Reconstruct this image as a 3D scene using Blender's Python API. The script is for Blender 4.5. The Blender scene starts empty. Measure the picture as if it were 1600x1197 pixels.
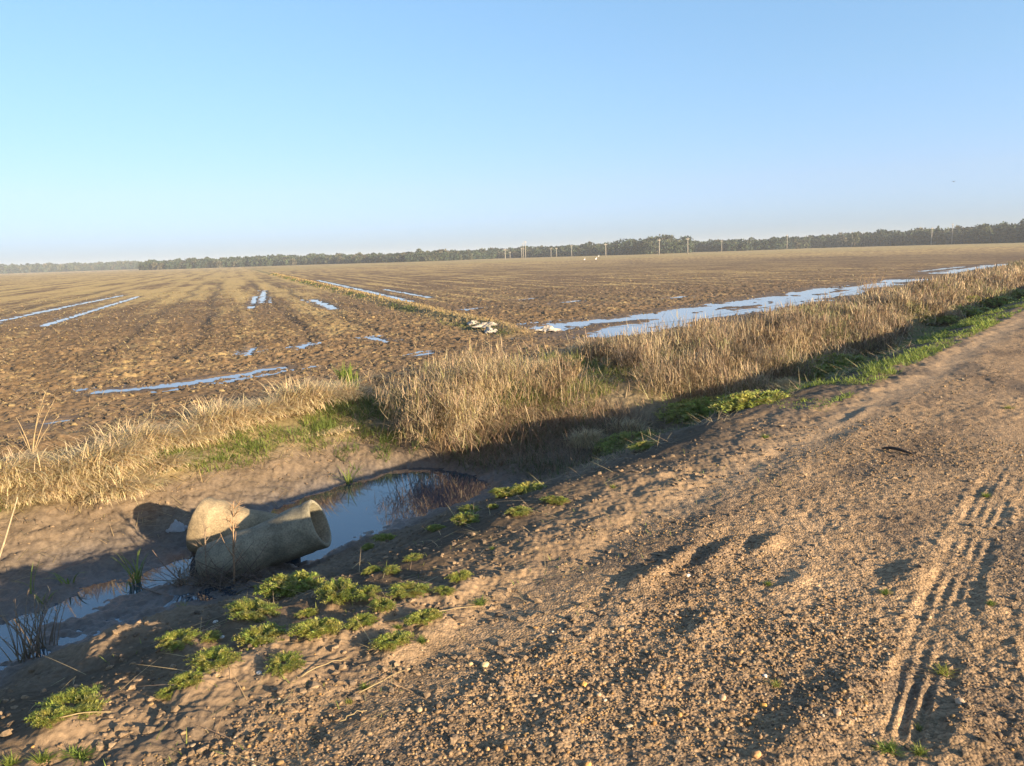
import bpy, math, time
import numpy as np
T0 = time.time()
rng = np.random.default_rng(7)
scene = bpy.context.scene
COL = scene.collection

# ------------------------------------------------------------------ camera geometry (pixels of a 1600 x 1197 photograph -> ground)
FPX, IW, IH, EYE = 1200.0, 1600, 1197, 1.6
PITCH, ROLL = math.radians(9.49), math.atan(.034)
cR, sR, cP, sP = math.cos(ROLL), math.sin(ROLL), math.cos(PITCH), math.sin(PITCH)
def ray(x, y):
    a, b = x - IW / 2, IH / 2 - y
    a2, b2 = cR * a + sR * b, -sR * a + cR * b
    return np.array([a2, cP * FPX + sP * b2, -sP * FPX + cP * b2])
def pt(x, y, z=0.0):
    d = ray(x, y)
    return np.array([0, 0, EYE]) + d * ((z - EYE) / d[2])

# ------------------------------------------------------------------ noise
_g = np.random.default_rng(3).uniform(0, 2 * np.pi, 256)
GX, GY = np.cos(_g), np.sin(_g)
def _hash(ix, iy, s):
    h = (ix.astype(np.int64) * 374761393 + iy.astype(np.int64) * 668265263 + s * 1442695041) & 0xFFFFFFFF
    h = ((h ^ (h >> 13)) * 1274126177) & 0xFFFFFFFF
    return (h ^ (h >> 16)) & 255
def gn(x, y, s=0):
    x = np.asarray(x, float); y = np.asarray(y, float)
    ix, iy = np.floor(x), np.floor(y)
    fx, fy = x - ix, y - iy
    u, v = fx * fx * fx * (fx * (fx * 6 - 15) + 10), fy * fy * fy * (fy * (fy * 6 - 15) + 10)
    def c(dx, dy):
        h = _hash(ix + dx, iy + dy, s)
        return GX[h] * (fx - dx) + GY[h] * (fy - dy)
    a = c(0, 0); b = c(1, 0); p = c(0, 1); q = c(1, 1)
    a = a + u * (b - a); p = p + u * (q - p)
    return 1.5 * (a + v * (p - a))
def fbm(x, y, sc, o=3, s=0, g=.5):
    r = 0; a = 1; t = 0
    for k in range(o):
        f = 2.03 ** k / sc
        r = r + a * gn(x * f + 17.3 * k, y * f - 9.1 * k, s + k); t += a; a *= g
    return r / t * 1.35
def ss(a, b, x):
    t = np.clip((x - a) / (b - a), 0, 1)
    return t * t * (3 - 2 * t)
def lerp(a, b, t): return a + (b - a) * t

# ------------------------------------------------------------------ layout: u runs along the road, v across it towards the field
RA = math.radians(41)
UX, UY = math.sin(RA), math.cos(RA)
def uv(x, y): return x * UX + y * UY, -x * UY + y * UX
def xy(u, v): return u * UX - v * UY, u * UY + v * UX
LA = math.radians(-19.5)          # direction of the crop rows and the levee
def rows(x, y): return x * math.cos(LA) - y * math.sin(LA), x * math.sin(LA) + y * math.cos(LA)

PUD = [  # puddles in the field: pixel line, half width (m)
    ([(165, 612), (230, 606), (290, 600), (340, 591), (428, 576)], .24),
    ([(-60, 512), (0, 501), (40, 493), (100, 480), (195, 461)], .26),
    ([(66, 510), (130, 490), (218, 463)], .2),
    ([(392, 482), (399, 463)], .16), ([(408, 474), (413, 454)], .18),
    ([(488, 468), (522, 483)], .24), ([(577, 528), (606, 534)], .16),
    ([(385, 556), (396, 543)], .12), ([(470, 546), (476, 538)], .12), ([(655, 556), (670, 552)], .13),
    ([(496, 438), (560, 452), (640, 471)], .26), ([(600, 452), (672, 465)], .2),
    ([(850, 511), (1000, 497), (1100, 482), (1200, 468), (1295, 451)], .7),
    ([(960, 519), (1050, 502), (1130, 489), (1250, 469), (1340, 451), (1418, 437)], 1.0),
    ([(1470, 427), (1565, 413)], .8), ([(1440, 424), (1500, 417)], .4),
    ([(722, 484), (762, 480)], .2), ([(806, 469), (834, 466)], .2), ([(880, 473), (900, 470)], .2),
    ([(78, 663), (97, 658)], .16), ([(1050, 466), (1066, 464)], .22),
]
FZ = -.5            # field level
WZ = -.521          # level of the water standing in the field
DW = -1.02           # level of the water in the ditch
PUDW = []
for l, w in PUD:
    PUDW.append((np.array([pt(a, b, WZ)[:2] for a, b in l]), w))
def dist_line(x, y, P):
    d = np.full(np.shape(x), 1e9)
    for i in range(len(P) - 1):
        a, b = P[i], P[i + 1]; e = b - a; L = e @ e
        t = np.clip(((x - a[0]) * e[0] + (y - a[1]) * e[1]) / L, 0, 1)
        d = np.minimum(d, np.hypot(x - a[0] - t * e[0], y - a[1] - t * e[1]))
    return d
PV_A = [-400, 2.0, 2.7, 3.2, 3.7, 4.4, 5.3, 5.75, 6.2, 6.8, 7.25, 7.75, 8.3, 8.9, 9.6, 12, 900]
PZ_A = [0, 0, -.02, -.07, -.22, -.53, -.93, -1.03, -1.09, -1.08, -.98, -.84, -.65, -.47, -.45, -.5, -.5]
PV_B = [-400, 2.4, 2.9, 3.3, 3.7, 4.2, 4.7, 5.2, 5.7, 6.2, 6.8, 8.2, 9.0, 900]
PZ_B = [0, 0, -.04, -.14, -.34, -.68, -.86, -.86, -.72, -.55, -.46, -.44, -.5, -.5]
CHAN = np.array([pt(a, b, DW)[:2] for a, b in [(-120, 1060), (-20, 1000), (80, 955), (150, 930), (215, 912), (275, 893)]])
HUM = []             # little soil hummocks the road weeds grow on: x, y, radius, height
RIDGE = [(1062, 872, .34, .035, .05), (1128, 868, .4, .045, .06), (1200, 852, .3, .04, .06), (1010, 905, .3, .03, .07), (1250, 905, .3, .02, .06),
         (1425, 900, .3, .035, .08), (1560, 770, .3, .03, .1), (1330, 1080, .3, .02, .08), (1180, 640, .6, .02, .06), (1340, 648, .9, .025, .06),
         (700, 1120, .22, .016, .1), (560, 1130, .22, .016, .1), (860, 1150, .22, .016, .09), (1020, 1060, .22, .016, .08), (880, 1020, .22, .016, .08),
         (1250, 1150, .4, .03, .1), (1500, 1150, .35, .025, .08), (780, 1060, .22, .016, .08), (420, 1110, .22, .016, .1), (1100, 980, .4, .02, .08)]
RIDW = [(*pt(a, b)[:2], L, h, w) for a, b, L, h, w in RIDGE]

def terrain(x, y, want_col=False):
    """height (and colour, wetness, grit) of the ground at x, y"""
    x = np.asarray(x, float).ravel(); y = np.asarray(y, float).ravel()
    n = len(x); r = np.hypot(x, y); u, v = uv(x, y); q, s = rows(x, y)
    wob = np.zeros(n); near = r < 90
    wob[near] = .16 * fbm(x[near], y[near], 1.6, 3, 11)
    vw = v + wob * ss(1.5, 3.5, v) * (1 - ss(14, 20, v))
    k = ss(7.2, 11.5, u)
    z = lerp(np.interp(vw, PV_A, PZ_A), np.interp(vw, PV_B, PZ_B), k)
    # pond head: the far bank bulges where the reeds stand
    z += .22 * np.exp(-((u - 8.1) / .9) ** 2 - ((v - 7.4) / .75) ** 2)
    z += .20 * ss(6.1, 6.8, u) * np.exp(-((v - 6.5) / 1.0) ** 4) * (1 - k)
    z -= .12 * np.exp(-((u - 5.2) / 1.3) ** 2 - ((v - 6.7) / .6) ** 2)
    z += .06 * np.exp(-((u - 3.4) / .5) ** 2 - ((v - 7.0) / .5) ** 2)
    b = (u < 4.2) & (r < 25) & (v > 5.2) & (v < 8.2)
    z[b] += .095 * ss(3.7, 3.1, u[b]) * np.exp(-((v[b] - 6.5) / .6) ** 4)
    z[b] -= .06 * np.exp(-(dist_line(x[b], y[b], CHAN) / .2) ** 2) * ss(3.9, 3.4, u[b]) + .06 * np.exp(-(dist_line(x[b], y[b], CHAN[-1:].repeat(2, 0) + [[0, 0], [.05, .0]]) / .25) ** 2)
    fieldm = ss(8.9, 9.9, v + wob)
    bank = ss(2.9, 3.9, v) * (1 - ss(8.6, 9.4, v))
    road = 1 - ss(2.6, 3.6, v + wob)
    wet = np.zeros(n); pud = np.zeros(n); pudh = np.zeros(n)
    # --- field relief
    m = (fieldm > 0) & (r < 1e4)
    X, Y = x[m], y[m]
    amp = lerp(lerp(1, .4, ss(20, 70, r[m])), .12, ss(70, 160, r[m])) * (r[m] < 420)
    hal = np.zeros(len(X)); car = np.zeros(len(X))
    nz = fbm(X, Y, .9, 3, 21)
    for P, w in PUDW:
        lo, hi = P.min(0) - 3 * w - .5, P.max(0) + 3 * w + .5
        b = (X > lo[0]) & (X < hi[0]) & (Y > lo[1]) & (Y < hi[1])
        if not b.any(): continue
        d = dist_line(X[b], Y[b], P) / w
        uu, vv = uv(X[b], Y[b]); d2 = d + (.8 * nz[b] + .45 * gn(X[b] / .22, Y[b] / .22, 22)) * min(1, .55 + w) + 1.7 * np.clip(gn(uu / (2.5 * w + .5), vv / (.8 * w + .2), 23) - .05, 0, 1)
        car[b] = np.maximum(car[b], 1 - ss(.45, 1.25, d2)); hal[b] = np.maximum(hal[b], 1 - ss(1.0, 3.2, d))
    n1 = gn(X / .23, Y / .23, 31); n2 = gn(X / .11, Y / .11, 32); n3 = gn(X / .055 + 5, Y / .055, 33) * (r[m] < 30)
    big = fbm(X, Y, 1.3, 2, 34)
    rowr = gn(q[m] / .42, s[m] / 9, 35) * ss(16, 26, v[m])
    edge = ss(12.2, 15, v[m])
    clod = .028 * big + .075 * np.clip(n1 - .08, 0, 1) + .05 * np.clip(n2 - .05, 0, 1) - .06 * np.clip(-n2 - .2, 0, 1) - .05 * np.clip(-gn(X / .4, Y / .25, 30) - .35, 0, 1) + .013 * n3 + .025 * rowr - .012
    # tractor furrow ruts
    rut = np.zeros(len(X))
    for c, wd in ((-3.2, .2), (-1.3, .2), (1.9, .18), (3.7, .18), (-9.5, .25), (-11.4, .25)):      # tractor wheel ruts running with the rows
        rut += .9 * np.exp(-((q[m] + .5 * gn(s[m] / 8, s[m] * 0 + c, 38) - c) / wd) ** 2) * ss(16, 18, v[m])
    for c, wd in ((13.0, .25), (15.2, .22), (17.0, .2)):
        rut += np.exp(-((v[m] + .4 * gn(u[m] / 6, u[m] * 0 + c, 36) - c) / wd) ** 2)
    clod = (clod * (.55 + .45 * edge) - .035 * rut * (r[m] < 80)) * amp
    lev = .15 * np.exp(-((q[m] - 7.1 - .25 * gn(s[m] / 5, s[m] * 0, 37)) / .42) ** 2) * ss(18.2, 20.5, s[m]) * (r[m] < 300)
    bounds = .14 * np.exp(-((v[m] - 9.7) / .5) ** 2) * (1 - k[m])
    hz = clod * (1 - .7 * hal) - .006 * hal + lev + bounds - .09 * car
    z[m] += hz * fieldm[m]; pud[m] = car * fieldm[m]; pudh[m] = hal * fieldm[m]
    # --- bank relief
    U_, V_ = u, v
    b = (bank > 0) & (r < 90)
    X, Y = x[b], y[b]
    z[b] += bank[b] * (.045 * fbm(X, Y, .55, 3, 41) + .016 * gn(X / .1, Y / .1, 44) + .011 * gn(X / .045, Y / .045, 45) * (r[b] < 25) + .006 * gn(X / .021, Y / .021, 40) * (r[b] < 12) + .02 * np.abs(gn(U_[b] / .5, V_[b] / .13, 66)) * ss(.0, .4, gn(X / .7, Y / .7, 65) + .2))
    # --- road relief: long undulations along the road, lumps, ruts, tyre prints
    b = (road > 0) & (r < 60)
    X, Y, U, V = x[b], y[b], u[b], v[b]
    rough = ss(-.2, .4, fbm(U * .6, V, 1.1, 2, 51))
    smooth = np.exp(-((V - 2.25 + .1 * gn(U / 3, U * 0, 52)) / .2) ** 2)
    old = np.exp(-((V - .75 + .12 * gn(U / 3, U * 0, 46)) / .17) ** 2) * ss(5.5, 7.5, U)
    rz = .009 * fbm(U * .6, V, .8, 2, 53) + .006 * rough * gn(U / .33, V / .17, 54) + .0035 * gn(X / .22, Y / .22, 50) + .0065 * (.2 + rough) * gn(X / .1, Y / .1, 55) + .005 * gn(X / .05, Y / .05, 56) + .003 * gn(X / .026, Y / .026, 57) * (r[b] < 7)
    rz = rz * (1 - .7 * np.maximum(smooth, old)) - .014 * smooth - .012 * old + .009 * ss(-.1, .5, gn(U / .7, V * 0, 48)) * (np.exp(-((V - 1.98) / .08) ** 2) + np.exp(-((V - 2.55) / .08) ** 2))
    track = np.zeros(len(X))
    for c0, u0, u1 in ((.56, 2.95, 6.6), (.14, 2.9, 7.5)):
        vt = V - (c0 + .11 * (U - 2.63) - .012 * (U - 2.63) ** 2)
        fade = ss(u0 - .5, u0 + .1, U) * (1 - ss(u1 - 1.5, u1 + .4, U)) * ss(-.55, .25, gn(U / .5, V / .3 + c0, 58) + .12)
        wdt = .108 + .012 * gn(U / .16, V * 0 + c0, 47)
        t = (1 - ss(-.02, .02, np.abs(vt) - wdt)) * fade
        track = np.maximum(track, t)
        depth = .0018 + .003 * ss(-.4, .5, gn(U / .4, V / .1 + c0, 45))
        rz = lerp(rz, rz * .45 - .007 + depth * np.cos(vt * 2 * np.pi / .054) * (.65 + .35 * np.cos(U * 2 * np.pi / .057 + 2 * np.sign(vt))) + .003 * gn(X / .035, Y / .035, 44), t)
        rz += .005 * np.exp(-((np.abs(vt) - .14) / .025) ** 2) * fade * (.5 + gn(U / .09, V / .05, 43))
    vt = V - (.56 + .11 * (U - 2.63)); t = (1 - ss(.05, .08, np.abs(vt))) * ss(2.5, 2.6, U) * (1 - ss(2.85, 2.95, U)); track = np.maximum(track, t)
    rz = lerp(rz, rz * .3 - .008 + .006 * np.cos(vt * 2 * np.pi / .05), t)
    for a, c, L, h, w in RIDW:
        bu, bv = uv(a, c); kx = (U - bu) / L + .0; kv = (V - bv - .1 * kx * kx * L) / w
        rz += .75 * h * np.exp(-kx ** 2 * 3 - kv ** 2) - .3 * h * np.exp(-kx ** 2 * 3 - (kv - 1.6) ** 2)
    # rain gullies and loose soil ridges on the shoulder
    sh = ss(1.9, 2.6, V)
    rz += sh * (.016 * gn(U / .5, V / .22, 59) + .012 * gn(X / .16, Y / .16, 49) + .006 * gn(X / .06, Y / .06, 42) + .004 * gn(X / .028, Y / .028, 39) * (r[b] < 8))
    z[b] += rz * np.minimum(road[b], 1)
    hm = np.zeros(n)
    for a, c, R, h in HUM:
        b2 = (np.abs(x - a) < 3 * R) & (np.abs(y - c) < 3 * R)
        if b2.any():
            g = np.exp(-((x[b2] - a) ** 2 + (y[b2] - c) ** 2) / R ** 2)
            z[b2] += h * g; hm[b2] = np.maximum(hm[b2], g)
    z = np.where(r > 500, np.interp(r, [500, 2500], [FZ, FZ]), z) if False else z
    if not want_col: return z
    # ------------------------------------------------ surface colours (albedo)
    C = np.zeros((n, 3)); grit = np.zeros(n)
    mix = lambda A, B, t: A + (np.asarray(B) - A) * np.asarray(t)[:, None]
    # field
    m = fieldm > 0
    X, Y, Q, S, V, U, Rr = x[m], y[m], q[m], s[m], v[m], u[m], r[m]
    c = np.tile([.188, .124, .068], (len(X), 1))
    med = fbm(X, Y, 3.0, 3, 61); fine = fbm(X, Y, .45, 3, 62); row = gn(Q / .55, S / 14, 63) + .6 * gn(Q / .25, S / 7, 64); wide = gn(Q / 7, S / 90, 65); swath = gn(Q / 2.6, S / 40, 66)
    c *= (1 + .28 * med + .2 * fine)[:, None]
    right = ss(6.8, 7.6, Q)
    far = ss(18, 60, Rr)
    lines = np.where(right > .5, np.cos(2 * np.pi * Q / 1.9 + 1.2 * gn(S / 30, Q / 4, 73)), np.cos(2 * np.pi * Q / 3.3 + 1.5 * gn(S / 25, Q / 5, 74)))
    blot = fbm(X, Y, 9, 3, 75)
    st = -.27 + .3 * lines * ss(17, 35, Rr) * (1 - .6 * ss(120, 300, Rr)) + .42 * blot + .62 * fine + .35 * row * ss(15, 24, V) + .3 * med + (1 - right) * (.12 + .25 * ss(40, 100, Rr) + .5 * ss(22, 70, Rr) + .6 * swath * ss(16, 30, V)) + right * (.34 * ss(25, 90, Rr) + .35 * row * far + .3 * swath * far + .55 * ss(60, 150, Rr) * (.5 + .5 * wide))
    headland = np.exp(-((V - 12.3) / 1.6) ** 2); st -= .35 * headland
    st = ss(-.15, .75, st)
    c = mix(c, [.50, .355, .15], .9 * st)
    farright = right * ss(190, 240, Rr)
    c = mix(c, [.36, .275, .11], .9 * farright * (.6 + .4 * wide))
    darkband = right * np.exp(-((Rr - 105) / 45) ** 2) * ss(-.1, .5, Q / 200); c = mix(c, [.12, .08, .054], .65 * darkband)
    grn = ss(.2, .8, fbm(X, Y, 6, 3, 67) + .25 * gn(X / .6, Y / .6, 68)) * (1 - right) * ss(30, 80, Rr)
    c = mix(c, [.20, .19, .06], .45 * grn)
    lv = np.exp(-((Q - 7.0) / .55) ** 2) * ss(18, 20.5, S)
    c = mix(c, [.36, .27, .12], .8 * lv); c = mix(c, [.12, .125, .04], .8 * np.exp(-((Q - 6.5) / .3) ** 2) * ss(18, 20.5, S) * ss(0, .4, gn(S / 2.5, Q, 69)))
    rt = np.zeros(len(Q))
    for cc, wd in ((-3.2, .3), (-1.3, .3), (1.9, .25), (3.7, .25), (-9.5, .35), (-11.4, .35)): rt = np.maximum(rt, np.exp(-((Q + .5 * gn(S / 8, S * 0 + cc, 38) - cc) / wd) ** 2) * ss(16, 18, V) * (1 - ss(60, 140, Rr)))
    c = mix(c, [.10, .073, .05], .7 * rt)
    dk = pudh[m] * (1 - .3 * fine); c = mix(c, [.105, .077, .056], np.clip(.75 * dk, 0, 1))
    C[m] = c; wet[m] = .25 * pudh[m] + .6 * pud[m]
    # ditch banks
    X, Y, V, U = x, y, v, u
    bz = np.clip(bank, 0, 1) * (r < 200)
    bf = np.zeros(n); bf[r < 90] = fbm(x[r < 90], y[r < 90], .4, 4, 71)
    bl = np.zeros(n); bl[r < 90] = fbm(x[r < 90], y[r < 90], 1.5, 2, 72)
    bc = np.tile([.185, .136, .09], (n, 1)) * (1 + .3 * bf + .15 * bl)[:, None]
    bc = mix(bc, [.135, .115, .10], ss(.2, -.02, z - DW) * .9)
    kk = k * bank
    cr = np.zeros(n); cr[r < 40] = 1 - np.abs(gn(x[r < 40] / .33, y[r < 40] / .33, 73)) * 4
    bc = mix(bc, [.10, .078, .06], .35 * np.clip(cr, 0, 1) * ss(-.2, .3, bl))
    bc = mix(bc, [.12, .09, .065], .5 * ss(.15, .5, bf))
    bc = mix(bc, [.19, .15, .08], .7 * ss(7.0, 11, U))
    gr = ss(8.0, 8.4, V) * (1 - ss(9.3, 9.8, V)) * (1 - k) * ss(-.4, .4, bl + .3)
    bc = mix(bc, [.24, .19, .085], .8 * gr)
    gm = ss(10.5, 13, U) * (1 - ss(5.5, 6.2, V)) * ss(3.2, 3.6, V); bc = mix(bc, [.09, .13, .03], .75 * gm * ss(-.5, .3, bf))
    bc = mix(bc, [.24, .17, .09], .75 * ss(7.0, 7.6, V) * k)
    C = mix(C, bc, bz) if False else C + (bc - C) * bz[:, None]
    wet = np.maximum(wet, ss(.12, -.02, z - DW) * bz * (v > 5))
    # rusty seep by the pipes
    ps = pt(280, 875, DW); C = mix(C, [.27, .12, .05], .8 * np.exp(-((x - ps[0]) ** 2 + (y - ps[1]) ** 2) / .018))
    # road
    rd = np.clip(road, 0, 1)
    rn = r < 150
    m = (rd > 0)
    X, Y, U, V = x[m], y[m], u[m], v[m]
    c = np.tile([.295, .197, .112], (m.sum(), 1))
    a1 = fbm(U * .6, V, 1.5, 3, 81); a2 = fbm(X, Y, .3, 3, 82); a3 = fbm(U * .45, V, .6, 3, 83)
    dark = ss(-.1, .5, a3 + .45 * a2 - .05 + .2 * ss(.5, -1, V))
    c = mix(c, [.145, .10, .064], .8 * dark)
    c *= (1 + .16 * a1 + .22 * a2)[:, None]
    sm = np.exp(-((V - 2.25 + .1 * gn(U / 3, U * 0, 52)) / .22) ** 2) * ss(2.5, 5, U)
    c = mix(c, [.35, .242, .145], .85 * sm)
    c = mix(c, [.29, .20, .118], .55 * np.exp(-((V - .75 + .12 * gn(U / 3, U * 0, 46)) / .2) ** 2) * ss(5.5, 7.5, U))
    c = mix(c, [.105, .082, .062], .75 * ss(.25, .6, fbm(U * .5, V, .8, 2, 88)))
    shd = ss(2.2, 2.9, V); c = mix(c, [.25, .172, .104], .6 * shd)
    C[m] = C[m] + (c - C[m]) * rd[m][:, None]
    gb = rd * (1 - ss(1.9, 2.7, v)) * .9; grit = gb
    C[hm > .02] = mix(C[hm > .02], [.28, .195, .12], (.6 * np.clip(hm, 0, 1))[hm > .02])
    return z, np.clip(C, .02, 1), np.clip(wet, 0, 1), grit

# ------------------------------------------------------------------ mesh helpers
def mesh_np(name, V, quads=None, tris=None, col=None, mats=(), smooth=True, attrs=None):
    me = bpy.data.meshes.new(name)
    V = np.asarray(V, np.float32)
    q = np.zeros((0, 4), np.int32) if quads is None else np.asarray(quads, np.int32)
    t = np.zeros((0, 3), np.int32) if tris is None else np.asarray(tris, np.int32)
    me.vertices.add(len(V)); me.vertices.foreach_set('co', V.ravel())
    nl = q.size + t.size
    me.loops.add(nl); me.loops.foreach_set('vertex_index', np.concatenate([q.ravel(), t.ravel()]))
    nf = len(q) + len(t)
    me.polygons.add(nf)
    st = np.concatenate([np.arange(len(q)) * 4, q.size + np.arange(len(t)) * 3]).astype(np.int32)
    me.polygons.foreach_set('loop_start', st)
    me.polygons.foreach_set('use_smooth', np.full(nf, smooth, bool))
    if col is not None:
        a = me.attributes.new('col', 'FLOAT_COLOR', 'POINT')
        c4 = np.ones((len(V), 4), np.float32); c4[:, :3] = col
        a.data.foreach_set('color', c4.ravel())
    for k, d in (attrs or {}).items():
        a = me.attributes.new(k, 'FLOAT', 'POINT'); a.data.foreach_set('value', np.asarray(d, np.float32))
    for mt in mats: me.materials.append(mt)
    me.update(calc_edges=True); me.validate()
    return me
def link(name, me, label=None, cat=None, group=None, kind=None, loc=(0, 0, 0), rot=(0, 0, 0), scale=1, parent=None):
    o = bpy.data.objects.new(name, me); COL.objects.link(o)
    o.location = loc; o.rotation_euler = rot; o.scale = (scale,) * 3 if np.isscalar(scale) else scale
    for k, w in (('label', label), ('category', cat), ('group', group), ('kind', kind)):
        if w: o[k] = w
    if parent: o.parent = parent
    return o
def joinm(parts):
    """merge (V, quads, tris, col) tuples"""
    Vs, Q, T, Cc = [], [], [], []; off = 0
    for V, q, t, c in parts:
        Vs.append(V); off0 = off; off += len(V)
        if q is not None and len(q): Q.append(np.asarray(q) + off0)
        if t is not None and len(t): T.append(np.asarray(t) + off0)
        Cc.append(np.broadcast_to(c, (len(V), 3)))
    return np.concatenate(Vs), (np.concatenate(Q) if Q else None), (np.concatenate(T) if T else None), np.concatenate(Cc)
def blades(P, az, L, W, lean, curve, col, segs=3, twist=None, tipcol=None, taper=.8):
    """many bent leaf or straw blades as one (V, quads, tris, col)"""
    N = len(P); S = segs
    az, L, W, lean, curve = (np.broadcast_to(np.asarray(a, float), (N,)) for a in (az, L, W, lean, curve))
    col = np.broadcast_to(np.asarray(col, float), (N, 3))
    d = np.stack([np.sin(az), np.cos(az)], 1)
    tw = az + np.pi / 2 if twist is None else az + twist
    sd = np.stack([np.sin(tw), np.cos(tw), np.zeros(N)], 1)
    V = np.zeros((N, 2 * S + 1, 3)); p = np.array(P, float)
    Cc = np.zeros((N, 2 * S + 1, 3)); tc = col * 1.0 if tipcol is None else np.broadcast_to(tipcol, (N, 3))
    for i in range(S):
        t = i / S; w = (W * (1 - taper * t ** 1.5) * .5)[:, None]
        V[:, 2 * i] = p - sd * w; V[:, 2 * i + 1] = p + sd * w
        Cc[:, 2 * i] = Cc[:, 2 * i + 1] = lerp(col, tc, t)
        a = lean + curve * (i + .5) / S
        p = p + np.concatenate([d * (np.sin(a) * L / S)[:, None], (np.cos(a) * L / S)[:, None]], 1)
    V[:, 2 * S] = p; Cc[:, 2 * S] = tc
    b = np.arange(N)[:, None] * (2 * S + 1)
    Q = np.concatenate([b + np.array([2 * i, 2 * i + 1, 2 * i + 3, 2 * i + 2]) for i in range(S - 1)]) if S > 1 else None
    Tt = b + np.array([2 * S - 2, 2 * S - 1, 2 * S])
    return V.reshape(-1, 3), Q, Tt, Cc.reshape(-1, 3)
def tube(pts, rad, n=6, col=(.3, .2, .1)):
    pts = np.asarray(pts, float); K = len(pts); rad = np.broadcast_to(rad, (K,))
    t = np.gradient(pts, axis=0); t /= np.linalg.norm(t, axis=1)[:, None] + 1e-9
    ref = np.array([0, 0, 1.]) if abs(t[0, 2]) < .9 else np.array([1., 0, 0])
    a = np.cross(t, ref); a /= np.linalg.norm(a, axis=1)[:, None]; b = np.cross(t, a)
    th = np.arange(n) * 2 * np.pi / n
    V = pts[:, None] + rad[:, None, None] * (a[:, None] * np.cos(th)[None, :, None] + b[:, None] * np.sin(th)[None, :, None])
    Q = [(k * n + i, k * n + (i + 1) % n, (k + 1) * n + (i + 1) % n, (k + 1) * n + i) for k in range(K - 1) for i in range(n)]
    V = np.concatenate([V.reshape(-1, 3), pts[:1], pts[-1:]]); e = K * n
    T = [(e, (i + 1) % n, i) for i in range(n)] + [(e + 1, (K - 1) * n + i, (K - 1) * n + (i + 1) % n) for i in range(n)]
    return V, np.array(Q), np.array(T), np.asarray(col, float)
phi = (1 + 5 ** .5) / 2
ICO = np.array([(-1, phi, 0), (1, phi, 0), (-1, -phi, 0), (1, -phi, 0), (0, -1, phi), (0, 1, phi), (0, -1, -phi), (0, 1, -phi), (phi, 0, -1), (phi, 0, 1), (-phi, 0, -1), (-phi, 0, 1)]) / math.hypot(1, phi)
ICOF = np.array([(0, 11, 5), (0, 5, 1), (0, 1, 7), (0, 7, 10), (0, 10, 11), (1, 5, 9), (5, 11, 4), (11, 10, 2), (10, 7, 6), (7, 1, 8), (3, 9, 4), (3, 4, 2), (3, 2, 6), (3, 6, 8), (3, 8, 9), (4, 9, 5), (2, 4, 11), (6, 2, 10), (8, 6, 7), (9, 8, 1)])
def subdiv(V, F):
    V = list(map(tuple, V)); c = {}; R = []
    def mid(a, b):
        k = (min(a, b), max(a, b))
        if k not in c:
            p = (np.array(V[a]) + V[b]); V.append(tuple(p / np.linalg.norm(p))); c[k] = len(V) - 1
        return c[k]
    for a, b, d in F:
        p, q, r_ = mid(a, b), mid(b, d), mid(d, a); R += [(a, p, r_), (b, q, p), (d, r_, q), (p, q, r_)]
    return np.array(V), np.array(R)
ICO1, ICOF1 = subdiv(ICO, ICOF); ICO2, ICOF2 = subdiv(ICO1, ICOF1)

# ------------------------------------------------------------------ materials
def mat(name):
    m = bpy.data.materials.new(name); m.use_nodes = True
    return m, m.node_tree.nodes, m.node_tree.links, m.node_tree.nodes['Principled BSDF']
def attr_mat(name, rough=.8, trans=0.0, var=.25, vscale=30, spec=.3):
    m, N, L, P = mat(name)
    a = N.new('ShaderNodeAttribute'); a.attribute_name = 'col'
    nz = N.new('ShaderNodeTexNoise'); nz.inputs['Scale'].default_value = vscale; nz.inputs['Detail'].default_value = 3
    tc = N.new('ShaderNodeTexCoord'); L.new(tc.outputs['Object'], nz.inputs['Vector'])
    mr = N.new('ShaderNodeMapRange'); mr.inputs['From Min'].default_value = .3; mr.inputs['From Max'].default_value = .7
    mr.inputs['To Min'].default_value = 1 - var; mr.inputs['To Max'].default_value = 1 + var; L.new(nz.outputs['Fac'], mr.inputs['Value'])
    mx = N.new('ShaderNodeVectorMath'); mx.operation = 'SCALE'; L.new(a.outputs['Color'], mx.inputs[0]); L.new(mr.outputs['Result'], mx.inputs['Scale'])
    L.new(mx.outputs['Vector'], P.inputs['Base Color']); P.inputs['Roughness'].default_value = rough
    P.inputs['Specular IOR Level'].default_value = spec
    if trans:
        tr = N.new('ShaderNodeBsdfTranslucent'); L.new(mx.outputs['Vector'], tr.inputs['Color'])
        ms = N.new('ShaderNodeMixShader'); ms.inputs['Fac'].default_value = trans
        L.new(P.outputs['BSDF'], ms.inputs[1]); L.new(tr.outputs['BSDF'], ms.inputs[2])
        L.new(ms.outputs['Shader'], N['Material Output'].inputs['Surface'])
    return m
M_leaf = attr_mat('green_leaf', .6, .38, .2, 40); M_straw = attr_mat('dry_straw', .65, .2, .18, 25)
M_stone = attr_mat('stone', .85, 0, .3, 90); M_wood = attr_mat('dead_wood', .85, 0, .3, 60)
M_tree = attr_mat('tree_leaf', .8, 0, .3, .35); M_white = attr_mat('pale_plastic', .5, .15, .12, 20)
M_pole = attr_mat('pole_concrete', .8, 0, .1, 2); M_feather = attr_mat('white_feather', .8, 0, .05, 5)
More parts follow.
